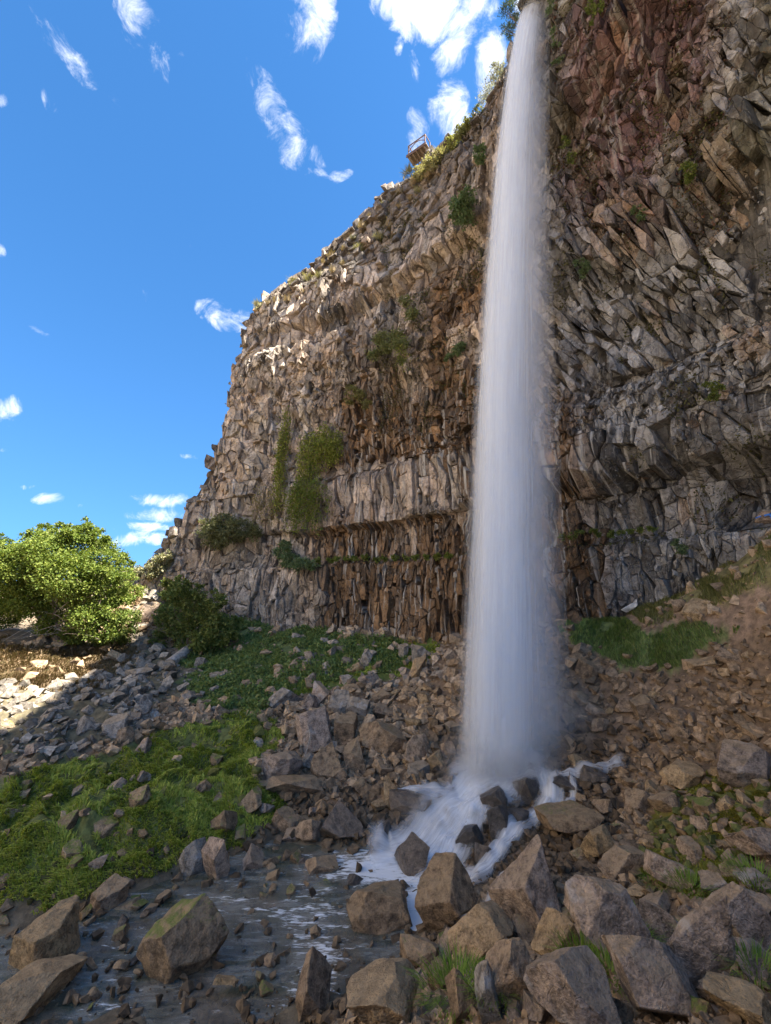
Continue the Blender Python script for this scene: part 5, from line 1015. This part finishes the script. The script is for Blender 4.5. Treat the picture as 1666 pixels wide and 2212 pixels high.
# spray hanging round the foot of the fall: lumpy closed clouds of fine droplets
def mist(name, label, c, size, dens, seed):
    bm = bmesh.new(); bmesh.ops.create_icosphere(bm, subdivisions=4, radius=1.0)
    for v in bm.verts: v.co *= 1 + .22 * mnoise.fractal(v.co * 1.3 + Vector((seed, 0, 0)), 1, 2, 3)
    me = bpy.data.meshes.new(name); bm.to_mesh(me); bm.free(); m = bpy.data.materials.new(name); m.use_nodes = True; t = NT(m.node_tree); t.n.clear(); out = t.node('ShaderNodeOutputMaterial'); pv = t.node('ShaderNodeVolumePrincipled')
    co = t.node('ShaderNodeTexCoord').outputs['Object']; r_ = t.vmath('LENGTH', co); f = t.ramp(r_, .15, .95, 1.0, 0.0); n = t.noise(co, 2.2, 4, .6); pv.inputs['Color'].default_value = (.95, .96, .97, 1); pv.inputs['Anisotropy'].default_value = .1
    t.l.new(t.math('MULTIPLY', t.math('MULTIPLY', f, f), t.ramp(n, .32, .68, .15 * dens, 1.6 * dens)), pv.inputs['Density']); t.l.new(pv.outputs[0], out.inputs['Volume']); me.materials.append(m)
    o = link(name, me, loc=c); o.scale = size; tag(o, label, 'spray', kind='stuff')
mist('spray_mist', 'white spray cloud where the fall strikes the boulders', gp(1075, 1690, .7), (3.4, 2.2, 2.3), .55, 1.0)
mist('spray_mist', 'thin spray drifting over the cascade towards the pool', gp(960, 1790, .3), (2.8, 1.8, 1.2), .42, 5.0)
mist('spray_mist', 'faint grey spray right of the foot of the fall', gp(1215, 1600, .9), (2.6, 2.0, 2.8), .22, 9.0)
# the stream
def mat_stream():
    m, t, b, out = new_mat('stream_water'); pos = t.node('ShaderNodeNewGeometry').outputs['Position']; fo = attr(t, 'tint', 'Alpha')
    flow = t.node('ShaderNodeMapping'); t.l.new(pos, flow.inputs['Vector']); flow.inputs['Rotation'].default_value = (0, 0, rad(-28)); flow.inputs['Scale'].default_value = (.55, 2.2, 1)
    n1 = t.noise(flow.outputs[0], 2.2, 5, .62, .6); n2 = t.noise(flow.outputs[0], 8.0, 4, .6, .4); n3 = t.noise(pos, .6, 3, .5)
    fm_ = t.math('ADD', fo, t.math('MULTIPLY', t.math('SUBTRACT', t.math('ADD', t.math('MULTIPLY', n1, .6), t.math('MULTIPLY', n2, .4)), .5), 3.4))
    foam = t.ramp(fm_, .60, 1.05)
    n4 = t.noise(flow.outputs[0], .9, 5, .65, .8); n5 = t.noise(flow.outputs[0], 3.5, 5, .7, .5); c = t.mix(t.ramp(n4, .38, .60), (.055, .07, .045), (.22, .225, .205)); c = t.mix(t.math('MULTIPLY', t.ramp(n3, .50, .62), .6), c, (.17, .125, .08)); c = t.mix(1.0, c, t.mix(t.ramp(n5, .3, .7), (.55, .55, .55), (1.5, 1.5, 1.5)), 'MULTIPLY'); c = t.mix(t.math('MULTIPLY', t.ramp(fo, .25, .9), .6), c, (.42, .41, .36)); c = t.mix(foam, c, (.74, .76, .77))
    t.l.new(c, b.inputs['Base Color']); t.l.new(t.ramp(foam, 0, 1, .06, .6), b.inputs['Roughness']); b.inputs['IOR'].default_value = 1.33; b.inputs['Specular IOR Level'].default_value = .5
    t.l.new(t.ramp(foam, 0, .6, .60, 1.0), b.inputs['Alpha'])
    bump(t, b, t.math('ADD', n1, t.math('MULTIPLY', n2, .5)), .35, .07); return m
sx = np.arange(-17, 7.01, .1); sy = np.arange(5, 19.01, .1); SX, SY = np.meshgrid(sx, sy); f_ = SX.ravel(); g_ = SY.ravel()
wz = -8.12 + (fbm(f_ * 1.2, g_ * 1.2, 7, 3) - .5) * .10 + np.clip((g_ - 14.5) * .02, -.1, .1); wpx, wpy, _ = project(np.stack([f_, g_, wz], 1))
def blob(x, y, rx, ry): return np.exp(-(((wpx - x) / rx) ** 2 + ((wpy - y) / ry) ** 2))
foam = np.clip(.34 + 1.0 * blob(840, 1870, 120, 36) + .8 * blob(920, 1940, 60, 60) + .55 * blob(900, 2000, 40, 60) + .42 * blob(690, 2060, 60, 90) + .33 * blob(620, 1970, 90, 40) + .5 * blob(60, 1985, 90, 26) + .45 * blob(190, 1960, 60, 16) + .4 * blob(660, 2170, 50, 40) + .3 * blob(470, 1945, 40, 16), 0, 1.2)
ii = np.arange(len(f_)).reshape(SX.shape); sq = np.stack([ii[:-1, :-1], ii[:-1, 1:], ii[1:, 1:], ii[1:, :-1]], -1).reshape(-1, 4)
tag(link('stream', mesh_np('stream', np.stack([f_, g_, wz], 1), sq, mat_stream(), np.stack([foam * 0, foam * 0, foam * 0, foam], 1), smooth=True)), kind='structure', label='shallow grey green stream with white riffles')
# ------------------------------------------------------------------ small things
def box_bm(bm, c, s, rot=None):
    r = bmesh.ops.create_cube(bm, size=1.0); M = Matrix.Translation(Vector(c)) @ (rot.to_4x4() if rot else Matrix()) @ Matrix.Diagonal((*s, 1)); bmesh.ops.transform(bm, matrix=M, verts=r['verts'])
def part_box(name, mat, parent, boxes):
    bm = bmesh.new()
    for b_ in boxes: box_bm(bm, *b_)
    bmesh.ops.bevel(bm, geom=bm.edges[:], offset=.008, segments=1, affect='EDGES'); me = bpy.data.meshes.new(name); bm.to_mesh(me); bm.free(); me.materials.append(mat); return link(name, me, parent)
M_STEEL = mat_plain('weathered_steel', (.16, .10, .07), .6, .3); M_WOOD = mat_plain('weathered_deck_wood', (.30, .23, .17))
def lookout():
    p0 = at(882, 338, 40.6); p1 = at(920, 322, 39.4); p1.z = p0.z; d = (p1 - p0); L = d.length; ang = math.atan2(d.y, d.x)
    root = thing('lookout_railing', 'small rusty lookout platform with railing on the cliff rim', 'railing', p0); root.rotation_euler = (0, 0, ang)
    for x in (.05, L - .05):
        part_box('post', M_STEEL, root, [((x, 0, .6), (.09, .09, 1.2))]); part_box('post', M_STEEL, root, [((x, .9, .6), (.09, .09, 1.2))])
        part_box('side_rail', M_STEEL, root, [((x, .45, 1.2), (.07, .9, .07))])
    part_box('top_rail', M_STEEL, root, [((L / 2, 0, 1.15), (L - .1, .07, .09))])
    arch = [(x * L, 0, .45 + .55 * math.sin(math.pi * x)) for x in np.linspace(.03, .97, 11)]; V, F = tubes([(arch, .035, .035)], 6); link('arched_brace', mesh_np('arched_brace', V, F, M_STEEL), root)
    part_box('bench', M_STEEL, root, [((L * .55, .5, .25), (.07, .07, .5)), ((L * .7, .5, .25), (.07, .07, .5)), ((L * .62, .5, .5), (.5, .3, .06))])
    for i in range(6): part_box('deck_board', M_WOOD, root, [((L / 2, -.02 + .2 * i, 0), (L + .2, .19, .07))])
    for i in range(5): part_box('joist', M_WOOD, root, [((L * (.08 + .21 * i), .45, -.16), (.1, 1.1, .22))])
    part_box('fascia_beam', M_STEEL, root, [((L / 2, -.15, -.1), (L + .25, .06, .30))])
lookout()
def log():
    a = gp(366, 1444, .25); b = gp(416, 1404, .3); P = np.array([a.lerp(b, t)[:] for t in np.linspace(0, 1, 9)]); root = thing('fallen_log', 'bare grey log lying on the slope beside the ground ivy', 'log', a)
    rr = .40; V, F = tubes([(P - P[0], rr, rr * .85)], 14); V = V + (np.stack([fbm(V[:, 0] * 3, V[:, 2] * 9, 3 + k, 3) for k in range(3)], 1) - .5) * .12; link('trunk', mesh_np('trunk', V, F, mat_plain('bleached_log', (.36, .32, .28), grain=5)), root)
    d = unit((P[-1] - P[0])[None])[0]; th = np.linspace(0, 6.283, 14, endpoint=False); s1 = unit(np.cross(d, [0, 0, 1.0])[None])[0]; s2 = np.cross(d, s1)
    for e, sgn in ((0, -1), (len(P) - 1, 1)):
        c = P[e] - P[0] + d * sgn * .02; r_ = rr * (.95 if e == 0 else .8); Vv = np.vstack([c, c + r_ * (np.cos(th)[:, None] * s1 + np.sin(th)[:, None] * s2)]); Ff = np.array([(0, 1 + i, 1 + (i + 1) % 14) for i in range(14)]); link('cut_end', mesh_np('cut_end', Vv, Ff, M_DEAD), root)
log()
def twigs(label, pts, r0, cat='branch', name='dead_branch'):
    P = [gp(*p) for p in pts]; root_ = P[0]; Q = np.array([(p - root_)[:] for p in P]); Q = catmull(Q, 6); V, F = tubes([(Q, r0, r0 * .4)], 6); tag(link(name, mesh_np(name, V, F, M_DEAD), loc=root_), label, cat)
twigs('bare pale branch lying on the lower scree', [(238, 1545, .15), (270, 1528, .35), (288, 1500, .2)], .035); twigs('forked dead twig beside the bare branch', [(258, 1535, .1), (285, 1530, .4), (297, 1535, .2)], .03); twigs('reddish stick leaning on the talus boulders', [(655, 1660, .3), (668, 1640, .9), (662, 1615, 1.0)], .035)
def graffiti():
    # pale slab with blue paint strokes at the cliff foot, white split rock beside it, blue marks further right
    p = gp(1326, 1330, .62); me = rock_mesh('painted_slab', M_GREY, seed=31, dims=(.62, .35, 1.5), cuts=5, bev=.03, detail=2, rough=.03); s = link('painted_slab', me, loc=p); s.rotation_euler = (rad(-8), rad(12), rad(-25)); tag(s, 'pale leaning slab with blue paint at the cliff foot', 'rock')
    M_BLUE = mat_plain('blue_spray_paint', (.03, .16, .55), .5)
    def strokes(o, L, name='blue_paint'):
        bm = bmesh.new()
        for (a, b, w) in L:
            a = Vector(a); b = Vector(b); d = (b - a); box_bm(bm, (a + b) / 2, (d.length, .02, w), Matrix.Rotation(-math.atan2(d.z, d.x), 3, 'Y'))
        me = bpy.data.meshes.new(name); bm.to_mesh(me); bm.free(); me.materials.append(M_BLUE); return link(name, me, o)
    strokes(s, [((-.16, -.19, .35), (.0, -.19, .42), .09), ((.0, -.19, .42), (-.04, -.19, .1), .08), ((-.15, -.19, .12), (.12, -.19, .2), .09), ((-.12, -.19, .3), (-.1, -.19, -.02), .07), ((.1, -.19, .38), (.08, -.19, -.1), .07), ((-.05, -.19, -.08), (.1, -.19, -.12), .07)])
    w = gp(1362, 1328, .34); r1 = thing('white_rock', 'broken white painted rock with an upright stub beside the path', 'rock', w); Mw = mat_plain('whitewashed_stone', (.55, .53, .50), .8, 0, 6, .2)
    a = link('lying_block', rock_mesh('lying_block', Mw, seed=61, dims=(.8, .45, .36), cuts=6, bev=.05, detail=2, rough=.04), r1); a.rotation_euler = (0, rad(-18), rad(-15)); b = link('upright_stub', rock_mesh('upright_stub', Mw, seed=63, dims=(.22, .24, .62), cuts=7, bev=.06, detail=2, rough=.04), r1, (.32, .05, .2)); b.rotation_euler = (0, rad(10), 0)
    q = wall_point(1635, 1128, -.4); g = link('painted_boulder', rock_mesh('painted_boulder', M_PURPLE, seed=77, dims=(1.1, .7, .7), cuts=6, bev=.03, detail=2, rough=.04), loc=q + Vector((-.4, -1.0, 0))); g.rotation_euler = (0, 0, rad(-40)); tag(g, 'grey rock with blue paint marks in the cave at the right edge', 'rock')
    strokes(g, [((-.2, -.42, .12), (.15, -.42, .2), .08), ((.0, -.42, .2), (.05, -.42, -.1), .07), ((.2, -.42, .1), (.45, -.42, .16), .06), ((.3, -.42, .2), (.35, -.42, -.08), .06), ((-.5, -.42, .05), (-.3, -.42, .12), .05)])
graffiti()
